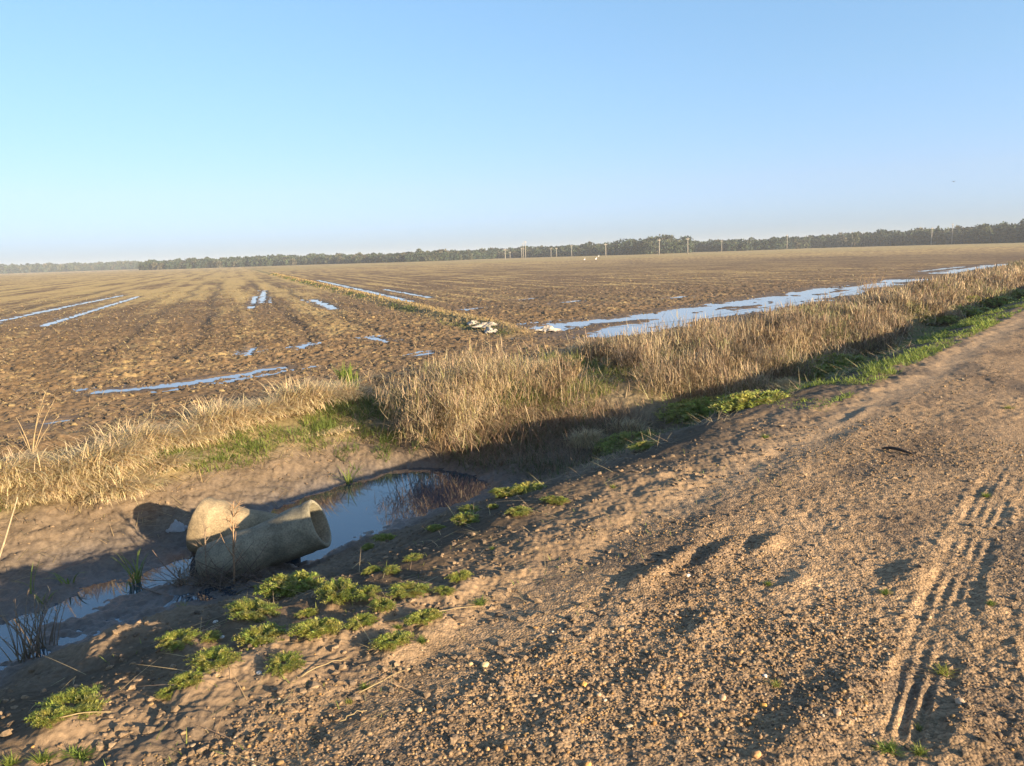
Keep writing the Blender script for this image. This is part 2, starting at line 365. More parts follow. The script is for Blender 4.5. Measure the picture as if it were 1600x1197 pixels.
def ground_mat():
    m, N, L, P = mat('ground_soil')
    a = N.new('ShaderNodeAttribute'); a.attribute_name = 'col'
    w = N.new('ShaderNodeAttribute'); w.attribute_name = 'wet'
    g = N.new('ShaderNodeAttribute'); g.attribute_name = 'grit'
    tc = N.new('ShaderNodeTexCoord')
    n1 = N.new('ShaderNodeTexNoise'); n1.inputs['Scale'].default_value = 28; n1.inputs['Detail'].default_value = 7; n1.inputs['Roughness'].default_value = .7; L.new(tc.outputs['Object'], n1.inputs['Vector'])
    vo = N.new('ShaderNodeTexVoronoi'); vo.inputs['Scale'].default_value = 85; L.new(tc.outputs['Object'], vo.inputs['Vector'])
    mr = N.new('ShaderNodeMapRange'); mr.inputs['From Min'].default_value = .3; mr.inputs['From Max'].default_value = .7; mr.inputs['To Min'].default_value = .68; mr.inputs['To Max'].default_value = 1.32; L.new(n1.outputs['Fac'], mr.inputs['Value'])
    s1 = N.new('ShaderNodeVectorMath'); s1.operation = 'SCALE'; L.new(a.outputs['Color'], s1.inputs[0]); L.new(mr.outputs['Result'], s1.inputs['Scale'])
    # grit: each voronoi cell is a little grain with its own brown
    bw = N.new('ShaderNodeSeparateColor'); L.new(vo.outputs['Color'], bw.inputs['Color'])
    gr = N.new('ShaderNodeMapRange'); gr.inputs['To Min'].default_value = .62; gr.inputs['To Max'].default_value = 1.5; L.new(bw.outputs['Red'], gr.inputs['Value'])
    gm = N.new('ShaderNodeMix'); gm.data_type = 'FLOAT'; gm.inputs['A'].default_value = 1; L.new(g.outputs['Fac'], gm.inputs['Factor']); L.new(gr.outputs['Result'], gm.inputs['B'])
    s2 = N.new('ShaderNodeVectorMath'); s2.operation = 'SCALE'; L.new(s1.outputs['Vector'], s2.inputs[0]); L.new(gm.outputs['Result'], s2.inputs['Scale'])
    L.new(s2.outputs['Vector'], P.inputs['Base Color'])
    ro = N.new('ShaderNodeMapRange'); ro.inputs['To Min'].default_value = .93; ro.inputs['To Max'].default_value = .3; L.new(w.outputs['Fac'], ro.inputs['Value']); L.new(ro.outputs['Result'], P.inputs['Roughness'])
    sp = N.new('ShaderNodeMapRange'); sp.inputs['To Min'].default_value = .15; sp.inputs['To Max'].default_value = .5; L.new(w.outputs['Fac'], sp.inputs['Value']); L.new(sp.outputs['Result'], P.inputs['Specular IOR Level'])
    b1 = N.new('ShaderNodeBump'); b1.inputs['Strength'].default_value = .6; b1.inputs['Distance'].default_value = .012; L.new(n1.outputs['Fac'], b1.inputs['Height'])
    iv = N.new('ShaderNodeMath'); iv.operation = 'MULTIPLY'; L.new(vo.outputs['Distance'], iv.inputs[0]); L.new(g.outputs['Fac'], iv.inputs[1])
    b2 = N.new('ShaderNodeBump'); b2.invert = True; b2.inputs['Strength'].default_value = .7; b2.inputs['Distance'].default_value = .008; L.new(iv.outputs[0], b2.inputs['Height']); L.new(b1.outputs['Normal'], b2.inputs['Normal'])
    L.new(b2.outputs['Normal'], P.inputs['Normal'])
    return m
M_ground = ground_mat()
def water_mat(name, col, rough, bump, spec=.5, ior=1.4):
    m, N, L, P = mat(name)
    P.inputs['Base Color'].default_value = (*col, 1); P.inputs['Roughness'].default_value = rough; P.inputs['IOR'].default_value = ior; P.inputs['Specular IOR Level'].default_value = spec
    tc = N.new('ShaderNodeTexCoord'); n = N.new('ShaderNodeTexNoise'); n.inputs['Scale'].default_value = 3; n.inputs['Detail'].default_value = 2; L.new(tc.outputs['Object'], n.inputs['Vector'])
    b = N.new('ShaderNodeBump'); b.inputs['Strength'].default_value = bump; b.inputs['Distance'].default_value = .01; L.new(n.outputs['Fac'], b.inputs['Height']); L.new(b.outputs['Normal'], P.inputs['Normal'])
    return m
M_water = water_mat('ditch_water', (.035, .055, .075), .03, .05, .8, 1.7); M_pud = water_mat('puddle_water', (.19, .175, .16), .05, .05, .8)
def concrete_mat(k=(1, 1, 1)):
    m, N, L, P = mat('weathered_concrete')
    tc = N.new('ShaderNodeTexCoord')
    n = N.new('ShaderNodeTexNoise'); n.inputs['Scale'].default_value = 5; n.inputs['Detail'].default_value = 8; n.inputs['Roughness'].default_value = .65; L.new(tc.outputs['Object'], n.inputs['Vector'])
    r = N.new('ShaderNodeValToRGB'); E = r.color_ramp.elements
    E[0].position = .3; E[0].color = (.15, .128, .092, 1); E[1].position = .68; E[1].color = (.40, .335, .235, 1)
    e = E.new(.5); e.color = (.28, .235, .165, 1); L.new(n.outputs['Fac'], r.inputs['Fac'])
    n2 = N.new('ShaderNodeTexNoise'); n2.inputs['Scale'].default_value = 70; n2.inputs['Detail'].default_value = 5; L.new(tc.outputs['Object'], n2.inputs['Vector'])
    mr = N.new('ShaderNodeMapRange'); mr.inputs['From Min'].default_value = .3; mr.inputs['From Max'].default_value = .7; mr.inputs['To Min'].default_value = .7; mr.inputs['To Max'].default_value = 1.25; L.new(n2.outputs['Fac'], mr.inputs['Value'])
    s = N.new('ShaderNodeVectorMath'); s.operation = 'SCALE'; tn = N.new('ShaderNodeVectorMath'); tn.operation = 'MULTIPLY'; tn.inputs[1].default_value = k; L.new(r.outputs['Color'], tn.inputs[0]); L.new(tn.outputs['Vector'], s.inputs[0]); L.new(mr.outputs['Result'], s.inputs['Scale']); L.new(s.outputs['Vector'], P.inputs['Base Color'])
    P.inputs['Roughness'].default_value = .9
    b = N.new('ShaderNodeBump'); b.inputs['Strength'].default_value = .5; b.inputs['Distance'].default_value = .006; L.new(n2.outputs['Fac'], b.inputs['Height']); L.new(b.outputs['Normal'], P.inputs['Normal'])
    return m
M_conc_shade = concrete_mat((.82, .86, .84)); M_conc_tan = concrete_mat((1.0, .9, .74))  # shade painted into the front pipe's copy of the concrete; rear copy left tan

# ------------------------------------------------------------------ placing: where a line of sight meets the ground
HMAX = 140
def at(px, py, n=900):
    d = ray(px, py); d = d / np.hypot(d[0], d[1])
    t = np.geomspace(.9, HMAX, n)
    gap = EYE + d[2] * t - terrain(d[0] * t, d[1] * t)
    i = int(np.argmax(gap < 0)) if (gap < 0).any() else n - 1
    i = max(i, 1); f = gap[i - 1] / (gap[i - 1] - gap[i] + 1e-9)
    tt = t[i - 1] + (t[i] - t[i - 1]) * min(max(f, 0), 1)
    x, y = d[0] * tt, d[1] * tt
    return np.array([x, y, float(terrain([x], [y])[0])])
def ground_z(P):
    return terrain(P[:, 0], P[:, 1])

# ------------------------------------------------------------------ weeds: kind, pixel of the foot, radius in pixels, label
WEEDS = [
 ('ferny', 458, 932, 44, 'large bright ferny weed clump just below the two concrete pipes'),
 ('grass', 426, 930, 20, 'dark spiky grass tuft pressed against the large ferny clump below the pipes'),
 ('ferny', 397, 968, 36, 'ferny weed clump with pale dry stalks, downhill left of the large clump'),
 ('ferny', 280, 1012, 30, 'upright green weed clump beside the bare lit mound on the ditch shoulder'),
 ('ferny', 330, 998, 15, 'small weed with a white stone at its side on the ditch shoulder'),
 ('ferny', 335, 1048, 40, 'long green weed clump on a lit soil hump with pale stalks across it'),
 ('ferny', 296, 1074, 24, 'middle weed in the chain that trails left from the long clump'),
 ('ferny', 263, 1086, 17, 'small last weed of the chain trailing left from the long clump'),
 ('ferny', 408, 1010, 36, 'half shaded flat weed clump between the long clump and the bright round one'),
 ('ferny', 446, 1050, 34, 'weed clump half in shade with dry stalks on its right foot'),
 ('ferny', 496, 1000, 34, 'bright round weed clump, the greenest one on the shoulder'),
 ('ferny', 480, 962, 16, 'small yellowish weed just above the bright round clump'),
 ('ferny', 528, 938, 34, 'low sprawling weed strip along a pale soil ridge'),
 ('ferny', 574, 938, 24, 'weed clump at the right end of the sprawling strip'),
 ('ferny', 598, 958, 23, 'dark green weed clump in front of the pale soil ridge'),
 ('ferny', 566, 982, 26, 'pale washed out weed clump mixed with dead straw'),
 ('ferny', 638, 934, 26, 'fluffy weed clump alone on bare soil, in the middle of the weed patch'),
 ('ferny', 694, 930, 18, 'weed clump with small leaves leaning over a shaded hollow'),
 ('ferny', 662, 978, 27, 'deep green leafy weed clump beside a pale dry stalk'),
 ('ferny', 612, 1014, 27, 'green weed clump on a lit hump at the gravel edge'),
 ('grass', 660, 1003, 13, 'small grass tuft under the deep green leafy clump'),
 ('grass', 622, 982, 12, 'tiny grass tuft between two green clumps near the gravel edge'),
 ('ferny', 718, 912, 20, 'sprawling weed at the upper end of the weed patch'),
 ('grass', 751, 943, 15, 'lone green grass tuft at the right end of the weed patch'),
 ('grass', 570, 1076, 14, 'thin grass tuft with a bent dry stalk in the dark gravel'),
 ('grass', 546, 1098, 10, 'tiny yellow grass tuft below the thin tuft with a bent stalk'),
 ('ferny', 612, 893, 15, 'upright weed at the ditch edge, right one of two in a pair'),
 ('ferny', 581, 893, 13, 'upright weed at the ditch edge, left one of two in a pair'),
 ('ferny', 646, 874, 15, 'small round weed on the ditch edge with a lit soil tail'),
 ('ferny', 604, 846, 19, 'bright weed clump on the rim above the pond water'),
 ('ferny', 575, 858, 11, 'tiny weed on the rim next to the bright clump above the pond'),
 ('ferny', 680, 827, 13, 'small yellow green weed on the rim, left of the long weed row'),
 ('ferny', 728, 815, 26, 'leafy weed row on the rim above the pond, lower part'),
 ('ferny', 735, 798, 20, 'weed with a brown dead spike on the rim above the pond'),
 ('ferny', 810, 802, 19, 'weed clump on the edge of the smooth soil fan'),
 ('ferny', 770, 793, 10, 'tiny weed sprout between two rim clumps'),
 ('ferny', 868, 785, 20, 'lone bright weed at the corner where the road edge meets shade'),
 ('ferny', 825, 768, 28, 'flat weed mat half in shade on the ditch rim'),
 ('ferny', 790, 775, 24, 'shaded weed mat deeper in the ditch beside the sunlit mat'),
 ('ferny', 112, 1120, 40, 'ferny weed with long straw stalks lying across it in the lower corner'),
 ('ferny', 78, 1134, 24, 'low end of the ferny weed in the lower corner'),
 ('grass', 122, 1182, 26, 'bright long bladed grass tuft at the bottom of the slope'),
 ('grass', 68, 1188, 20, 'smaller long bladed grass tuft beside the bright one at the bottom'),
 ('grass', 286, 966, 12, 'little grass tuft on top of the lit bare mound'),
 ('grass', 146, 1080, 10, 'little grass tuft on pale soil above the straw covered weed'),
 ('grass', 14, 1196, 18, 'grass tuft cut by the corner of the view'),
 ('grass', 1475, 1052, 17, 'dense round grass tuft on the gravel by the tyre prints'),
 ('grass', 1383, 927, 10, 'small bright grass tuft on gravel casting a short shadow'),
 ('grass', 1541, 776, 9, 'small grass tuft beyond the tyre prints, casting a long shadow'),
 ('grass', 1212, 1072, 12, 'pale sparse grass sprig in the middle of the gravel'),
 ('grass', 1386, 1172, 20, 'spreading grass tuft near the bottom edge of the road'),
 ('grass', 1438, 1178, 15, 'leafy green tuft to the right of the spreading tuft'),
 ('grass', 1436, 1140, 12, 'small tuft standing at the end of the short tyre print'),
 ('grass', 1548, 945, 9, 'tiny tuft in the rut right of the long tyre print'),
 ('grass', 1201, 914, 9, 'tiny tuft with a thin stalk on the gravel near the dark ridges'),
 ('grass', 1576, 638, 9, 'tiny tuft far along the road near a damp hollow'),
 ('grass', 770, 858, 7, 'tiny sprout alone on the smooth soil fan'),
 ('grass', 958, 762, 8, 'tiny sprout on gravel past the shaded road corner'),
 ('grass', 1256, 626, 10, 'small sprout on the road beside the green verge mats'),
 ('grass', 1196, 684, 8, 'tiny sprout out on the road below the largest verge mat'),
 ('mat', 985, 694, 34, 'green verge mat with dead straw behind it near the shaded ditch bend'),
 ('mat', 952, 706, 18, 'small green verge weed at the near end of the verge'),
 ('mat', 1010, 698, 16, 'small verge weed just right of the straw backed mat'),
 ('mat', 1110, 644, 48, 'largest bright green verge mat along the road edge'),
 ('mat', 1178, 632, 38, 'green verge mat trailing off the largest mat'),
 ('mat', 1075, 655, 24, 'verge mat at the shaded near end of the largest mat'),
 ('mat', 1292, 586, 30, 'green verge mat with a pale twig at the road edge'),
 ('mat', 1300, 570, 34, 'dark green verge mat on the ditch side'),
 ('mat', 1240, 596, 14, 'spiky verge tuft in front of the ditch shadow'),
 ('mat', 1500, 492, 30, 'distant verge mat, near end of the long far strip'),
 ('mat', 1540, 477, 30, 'distant verge mat in the middle of the long far strip'),
 ('mat', 1580, 464, 28, 'distant verge mat, far end of the long strip'),
 ('mat', 1465, 503, 22, 'distant verge mat where the far strip begins'),
]
wp = []
for kind, a, b, rp, lab in WEEDS:
    p = at(a, b); R = rp * math.hypot(p[0], p[1]) / 1200
    wp.append((kind, p, R, lab, b))
    if kind == 'ferny' and b > 880 and R > .05:
        HUM.append((p[0] + .45 * R, p[1] - .35 * R, R * 1.25, min(.4 * R, .035)))
mnd = at(250, 985); HUM.append((mnd[0], mnd[1], .28, .11)); mnd = at(120, 1030); HUM.append((mnd[0], mnd[1], .24, .10)); mnd = at(180, 1010); HUM.append((mnd[0], mnd[1], .24, .10))
print('weeds placed', round(time.time() - T0, 1))

# ------------------------------------------------------------------ ground sheet: fine in front of the viewer, coarse elsewhere, out to the horizon
def ground():
    th = np.concatenate([np.radians(np.arange(-47, 47, .088)), np.radians(np.linspace(47, 313, 110, endpoint=False))])
    rr = [.05]
    while rr[-1] < 2400:
        r = rr[-1]
        if r < 1.2: k = .05
        elif r < 1.9: k = .008
        else:
            k = .0014 / math.sin(math.atan(1.6 / r)) * .52
            k = min(k, .0034 if r < 30 else .006 if r < 120 else .012 if r < 500 else .05)
        rr.append(r * (1 + k))
    rr = np.array(rr); nr, nt = len(rr), len(th)
    print('ground', nr, nt, nr * nt)
    X = (rr[:, None] * np.sin(th)[None]).ravel(); Y = (rr[:, None] * np.cos(th)[None]).ravel()
    Z = np.zeros(len(X)); C = np.zeros((len(X), 3)); Wt = np.zeros(len(X)); G = np.zeros(len(X))
    ch = 200000
    for i in range(0, len(X), ch):
        Z[i:i + ch], C[i:i + ch], Wt[i:i + ch], G[i:i + ch] = terrain(X[i:i + ch], Y[i:i + ch], True)
    i = np.arange(nr - 1)[:, None] * nt; j = np.arange(nt)[None]; j2 = (j + 1) % nt
    Q = np.stack([i + j, i + nt + j, i + nt + j2, i + j2], -1).reshape(-1, 4)[:, ::-1]
    T = np.stack([np.full(nt, nr * nt), np.arange(nt), (np.arange(nt) + 1) % nt], 1)[:, [0, 2, 1]]
    z0, c0, w0, g0 = terrain([0.], [0.], True)
    V = np.concatenate([np.stack([X, Y, Z], 1), [[0, 0, z0[0]]]])
    me = mesh_np('ground', V, Q, T, np.concatenate([C, c0]), [M_ground], True, {'wet': np.append(Wt, w0), 'grit': np.append(G, g0)})
    link('ground', me, kind='structure')
ground()
print('ground done', round(time.time() - T0, 1))

# ------------------------------------------------------------------ water
def sheet(name, poly, z, m):
    V = [(a, b, z) for a, b in poly]
    me = bpy.data.meshes.new(name); me.from_pydata(V, [], [list(range(len(V)))]); me.materials.append(m)
    link(name, me, kind='structure')
sheet('ditch_water', [xy(-9, 4.8), xy(8.8, 4.8), xy(8.8, 8.0), xy(-9, 8.0)], DW, M_water)
for pi_, (P, w) in enumerate(PUDW):
    w2 = 2.2 * w + .15
    t = np.gradient(P, axis=0); t /= np.linalg.norm(t, axis=1)[:, None]; nrm = np.stack([-t[:, 1], t[:, 0]], 1)
    E = P.copy(); E[0] -= t[0] * w2; E[-1] += t[-1] * w2
    A, B = E + nrm * w2, E - nrm * w2; n = len(P)
    me = mesh_np('puddle', [(*p, WZ - .003 * (pi_ % 2)) for p in np.concatenate([A, B])], [(i, i + 1, n + i + 1, n + i)[::-1] for i in range(n - 1)], None, None, [M_pud], False)
    link('puddle', me, kind='structure')

# ------------------------------------------------------------------ concrete pipes
def pipe(R, L, bell, thick=.036, n=72):
    """hollow pipe along +x from 0 to L, bell mouth at x = L"""
    prof = [(0, R), (.004, R + .004)] + [(L * t, R + .01 * math.sin(9 * t)) for t in np.linspace(.02, .86, 26)]
    prof += [(L * .9, R + bell * .35), (L * .94, R + bell * .8), (L - .01, R + bell), (L, R + bell - .008)]
    inn = [(L, R + bell - thick), (L - .05, R + bell - thick - .004), (L - .09, R + bell - thick - .008)] + [(L * t, R + bell - thick - .01) for t in np.linspace(.85, .05, 12)] + [(0, R + bell - thick - .006)]
    def lathe(pr, closed=False, jit=0.0):
        pr = np.array(pr); K = len(pr); th = np.arange(n) * 2 * np.pi / n
        rr = pr[:, 1][:, None] + jit * fbm(np.cos(th)[None] * 3 + pr[:, :1] * 6, np.sin(th)[None] * 3 + pr[:, :1] * 2, 1, 3, 91)
        V = np.stack([np.broadcast_to(pr[:, :1], (K, n)), rr * np.cos(th), rr * np.sin(th)], -1).reshape(-1, 3)
        kk = K if closed else K - 1
        Q = [(k * n + i, ((k + 1) % K) * n + i, ((k + 1) % K) * n + (i + 1) % n, k * n + (i + 1) % n) for k in range(kk) for i in range(n)]
        return V, Q
    return lathe(prof, False, .007), lathe(inn, False, .004), lathe([(L, R + bell - .008), (L + .004, R + bell - .02), (L + .004, R + bell - thick + .012), (L, R + bell - thick)], False, .006), lathe([(0, R + bell - thick - .006), (0, R)], False, .003)
def place_pipe(name, label, end, axis, R, L, bell, M_c):
    """end = centre of the bell mouth, axis points out of it"""
    axis = np.array(axis) / np.linalg.norm(axis)
    a, b, c, d = pipe(R, L, bell)
    y = np.cross([0, 0, 1], axis); y /= np.linalg.norm(y); z = np.cross(axis, y)
    import mathutils
    M = mathutils.Matrix(((axis[0], y[0], z[0]), (axis[1], y[1], z[1]), (axis[2], y[2], z[2])))
    root = link(name, None, label, 'pipe', 'discarded concrete pipes', loc=np.array(end) - axis * L, rot=M.to_euler())
    for nm, (V, Q) in (('barrel', a), ('inner_wall', b), ('mouth_rim', c), ('plain_end', d)):
        link(nm, mesh_np(nm, V, Q, None, None, [M_c]), parent=root)
    return root
place_pipe('concrete_pipe', 'concrete pipe with its open mouth facing the pond, in front of the other pipe', pt(500, 817, -.64), (.93, .03, .355), .205, 1.06, .016, M_conc_shade)
e2 = pt(313, 829, -.76) + np.array([-.07, .18, .0])
place_pipe('concrete_pipe', 'concrete pipe lying behind, its blunt raised end casting a round shadow on the bank', e2, (-.94, .10, .25), .25, .84, .008, M_conc_tan)

# ------------------------------------------------------------------ little plants
def rcol(base, n, v=.2, hue=.08):
    base = np.asarray(base, float)
    return np.clip(base * (1 + rng.uniform(-v, v, (n, 1))) * (1 + rng.uniform(-hue, hue, (n, 3))), .01, 1)
def ferny(seed, flat=.5, stems=70):
    """feathery road weed, radius about 1"""
    parts = []
    n = int(stems * 1.9); az = rng.uniform(0, 6.283, n); r0 = .25 * np.sqrt(rng.random(n)); out = rng.uniform(.35, 1.0, n)
    Pl, A, Ls, Ld, Cc = [], [], [], [], []
    for i in range(n):
        d = np.array([math.sin(az[i]), math.cos(az[i])]); K = 9; reach = out[i]
        hgt = rng.uniform(.25, .75) * (1.15 - reach * .6) * flat * 1.6
        t = np.linspace(.25, 1, K)
        pos = np.stack([d[0] * (r0[i] + reach * .85 * t), d[1] * (r0[i] + reach * .85 * t), hgt * np.sin(t * 2.1) + .02], 1)
        tone = rcol([.275, .31, .06] if rng.random() < .6 else [.38, .35, .095], 1, .25)[0]
        for s in (-1, 1):
            for m in (0, 1):
                Pl.append(pos + rng.normal(0, .015, (K, 3))); A.append(az[i] + s * (.9 + .5 * m) + rng.normal(0, .3, K)); Ls.append(.17 * (1.1 - .5 * t) * rng.uniform(.7, 1.3, K)); Ld.append(rng.uniform(.3, 1.5, K)); Cc.append(np.tile(tone, (K, 1)) * rng.uniform(.75, 1.25, (K, 1)))
        pts = np.concatenate([[[d[0] * r0[i], d[1] * r0[i], -.08]], pos])
        if i % 3 == 0: parts.append(tube(pts[::3], .012, 4, (.20, .2, .07)))
    P = np.concatenate(Pl)
    parts.append(blades(P, np.concatenate(A), np.concatenate(Ls), .036, np.concatenate(Ld), .6, np.concatenate(Cc), 2, taper=.3, twist=np.pi / 2 + rng.normal(0, .5, len(P))))
    m = 26                                    # a few dead stalks through it
    az = rng.uniform(0, 6.28, m); q = rng.normal(0, .35, (m, 2))
    parts.append(blades(np.column_stack([q, np.full(m, .12)]), az, rng.uniform(.5, 1.0, m), .03, rng.uniform(1.0, 1.5, m), .5, rcol([.42, .31, .15], m), 3))
    return mesh_np('leaves', *joinm(parts)[:3], joinm(parts)[3], [M_leaf])
def tuft(n=70, col=(.16, .22, .04), lean=(.1, 1.0), W=.06):
    az = rng.uniform(0, 6.283, n); q = rng.normal(0, .16, (n, 2))
    b = blades(np.column_stack([q, np.full(n, -.05)]), az, rng.uniform(.5, 1.15, n), W, rng.uniform(*lean, n), rng.uniform(.3, 1.2, n), rcol(col, n, .3), 4, tipcol=rcol(np.array(col) * [1.5, 1.2, 1.2], n, .2))
    return mesh_np('blades', *b[:3], b[3], [M_leaf])
PROTO = {'ferny': [ferny(i, f, s) for i, (f, s) in enumerate([(.55, 75), (.45, 60), (.65, 85), (.5, 65)])],
         'grass': [tuft(90), tuft(60, (.2, .23, .05)), tuft(130, (.13, .2, .04))],
         'mat': [ferny(9, .38, 110), ferny(10, .3, 90)]}
GRP = {'ferny': ('road_weed', 'weed', 'weeds on the ditch shoulder'), 'grass': ('grass_tuft', 'grass tuft', 'grass tufts on the road'), 'mat': ('verge_weed', 'weed', 'green weeds along the road edge')}
for i, (kind, p, R, lab, b) in enumerate(wp):
    me = PROTO[kind][i % len(PROTO[kind])]; nm, cat, grp = GRP[kind]
    p = np.array([p[0], p[1], float(terrain([p[0]], [p[1]])[0])])
    s = R * (1.12 if kind != 'grass' else 1.25)
    sc = (s * rng.uniform(1.0, 1.35), s * rng.uniform(.8, 1.1), s * rng.uniform(.5, .85)) if kind != 'mat' else (s * 1.15, s * 2.1, s * .8)
    link(nm, me, lab, cat, grp, loc=p, rot=(0, 0, rng.uniform(0, 6.28) if kind != 'mat' else -RA + rng.normal(0, .15)), scale=sc)

# ------------------------------------------------------------------ gravel
def gravel():
    parts = []
    def field(n, r0, r1, s0, s1, ICOv, ICOf, power=1.0):
        th = rng.uniform(math.radians(-46), math.radians(46), n)
        r = np.sqrt(rng.uniform(r0 ** 2, r1 ** 2, n)) if power == 1 else r0 * (r1 / r0) ** rng.random(n)
        x, y = r * np.sin(th), r * np.cos(th); u, v = uv(x, y)
        dens = .03 + .97 * ss(-.08, .5, fbm(u * .6, v, 1.1, 3, 85) + .3 * fbm(x, y, .25, 2, 86))
        dens *= 1 - .85 * np.exp(-((v - 2.25) / .25) ** 2) * ss(4, 7, u)
        dens *= 1 - .93 * ss(1.9, 3.0, v + .3 * fbm(x, y, .8, 2, 87))
        for c0, u0, u1 in ((.56, 2.5, 5.9), (.14, 3.4, 6.4)): dens *= 1 - .9 * (np.abs(v - c0 - .11 * (u - 2.63)) < .11) * (u > u0) * (u < u1)
        k = (rng.random(n) < dens) & (v < 3.3); x, y = x[k], y[k]; n = len(x)
        z = terrain(x, y)
        S = s0 * (s1 / s0) ** (rng.random(n) ** 2.2)
        A = rng.uniform(0, 6.28, n); el = rng.uniform(.65, 1.5, (n, 1)); fl = rng.uniform(.5, .9, (n, 1))
        V = ICOv[None] * (1 + rng.uniform(-.22, .22, (n, len(ICOv), 1)))
        V = V * np.stack([el[:, 0], np.ones(n), fl[:, 0]], 1)[:, None] * S[:, None, None]
        ca, sa = np.cos(A)[:, None], np.sin(A)[:, None]
        V = np.stack([V[..., 0] * ca - V[..., 1] * sa + x[:, None], V[..., 0] * sa + V[..., 1] * ca + y[:, None], V[..., 2] + (z + S * .25)[:, None]], -1)
        pal = np.array([[.30, .20, .11], [.25, .165, .095], [.36, .235, .11], [.20, .14, .09], [.38, .29, .19], [.38, .21, .075], [.15, .115, .08], [.52, .45, .36]])
        c = pal[rng.choice(8, n, p=[.28, .24, .14, .16, .05, .05, .075, .005])] * rng.uniform(.55, .92, (n, 1))
        F = (np.arange(n)[:, None, None] * len(ICOv) + ICOf[None]).reshape(-1, 3)
        parts.append((V.reshape(-1, 3), None, F, np.repeat(c, len(ICOv), 0)))
    field(11000, 1.6, 3.3, .0038, .0105, ICO1, ICOF1)
    field(36000, 1.6, 4.6, .003, .0075, ICO, ICOF)
    field(36000, 3.2, 8.0, .0042, .0105, ICO, ICOF)
    field(16000, 7.0, 20, .007, .014, ICO, ICOF, 2)
    V, q, t, c = joinm(parts)
    print('gravel verts', len(V))
    link('gravel', mesh_np('gravel', V, None, t, c, [M_stone], True), kind='stuff', label='loose tan and orange gravel strewn over the dirt road')
gravel()
def crumbs(name, label, n, region, s0, s1, pal, sink=.15):
    x, y = region(n); n = len(x); z = terrain(x, y); S = s0 * (s1 / s0) ** (rng.random(n) ** 1.8)
    A = rng.uniform(0, 6.28, n); el = rng.uniform(.6, 1.6, (n, 1))
    V = ICO[None] * (1 + rng.uniform(-.38, .38, (n, 12, 1))) * np.stack([el[:, 0], np.ones(n), rng.uniform(.5, .95, n)], 1)[:, None] * S[:, None, None]
    ca, sa = np.cos(A)[:, None], np.sin(A)[:, None]
    V = np.stack([V[..., 0] * ca - V[..., 1] * sa + x[:, None], V[..., 0] * sa + V[..., 1] * ca + y[:, None], V[..., 2] + (z + S * sink)[:, None]], -1)
    c = np.array(pal)[rng.integers(0, len(pal), n)] * rng.uniform(.75, 1.25, (n, 1))
    F = (np.arange(n)[:, None, None] * 12 + ICOF[None]).reshape(-1, 3)
    link(name, mesh_np(name, V.reshape(-1, 3), None, F, np.repeat(c, 12, 0), [M_stone], False), kind='stuff', label=label)
def reg_road(n):
    u = rng.uniform(-2, 7, n); v = rng.uniform(-2.2, 8.6, n); x, y = xy(u, v); k = (y > 1.2) & (np.hypot(x, y) < 11) & ((v < 5.2) | (v > 7.4)) & (gn(x / .5, y / .5, 141) + .5 * gn(x / .15, y / .15, 142) > .0) & (np.hypot(x, y) ** -1 * 2.2 * (.3 + .7 * ss(1.6, 2.4, v)) > rng.random(n)); return x[k], y[k]
crumbs('soil_crumbs', 'crumbled brown soil lying on the road shoulder and ditch bank', 80000, reg_road, .004, .019, [(.20, .138, .082), (.17, .118, .072), (.14, .10, .066), (.24, .165, .098)])
def reg_field(n):
    th = rng.uniform(math.radians(-46), math.radians(40), n); r = 10 * (48 / 10) ** rng.random(n); x, y = r * np.sin(th), r * np.cos(th); u, v = uv(x, y)
    k = (v > 9.7) & (gn(x / .8, y / .8, 143) + .6 * gn(x / .25, y / .25, 144) > -.1)
    for P, w in PUDW: k &= dist_line(x, y, P) > 1.0 * w
    return x[k], y[k]
crumbs('field_clods', 'churned clods of wet mud and straw in the field', 80000, reg_field, .012, .05, [(.11, .077, .048), (.09, .063, .04), (.13, .092, .056), (.20, .145, .07), (.12, .085, .05)], -.1)
def stone(px, py, rp, col, label):
    p = at(px, py); R = .72 * rp * math.hypot(p[0], p[1]) / 1200
    V = ICO2 * (1 + .16 * gn(ICO2[:, 0] * 1.5 + px, ICO2[:, 1] * 1.5 + ICO2[:, 2] * 1.3, 5))[:, None] * (1 + .07 * gn(ICO2[:, 0] * 4 + px, ICO2[:, 1] * 4 + ICO2[:, 2] * 3, 6))[:, None] * np.array([1.15, .9, .7]) * R
    link('stone', mesh_np('stone', V, None, ICOF2, np.tile(col, (len(V), 1)), [M_stone]), label, 'stone', 'larger stones on the road', loc=(p[0], p[1], p[2] + .15 * R), rot=(0, 0, px))
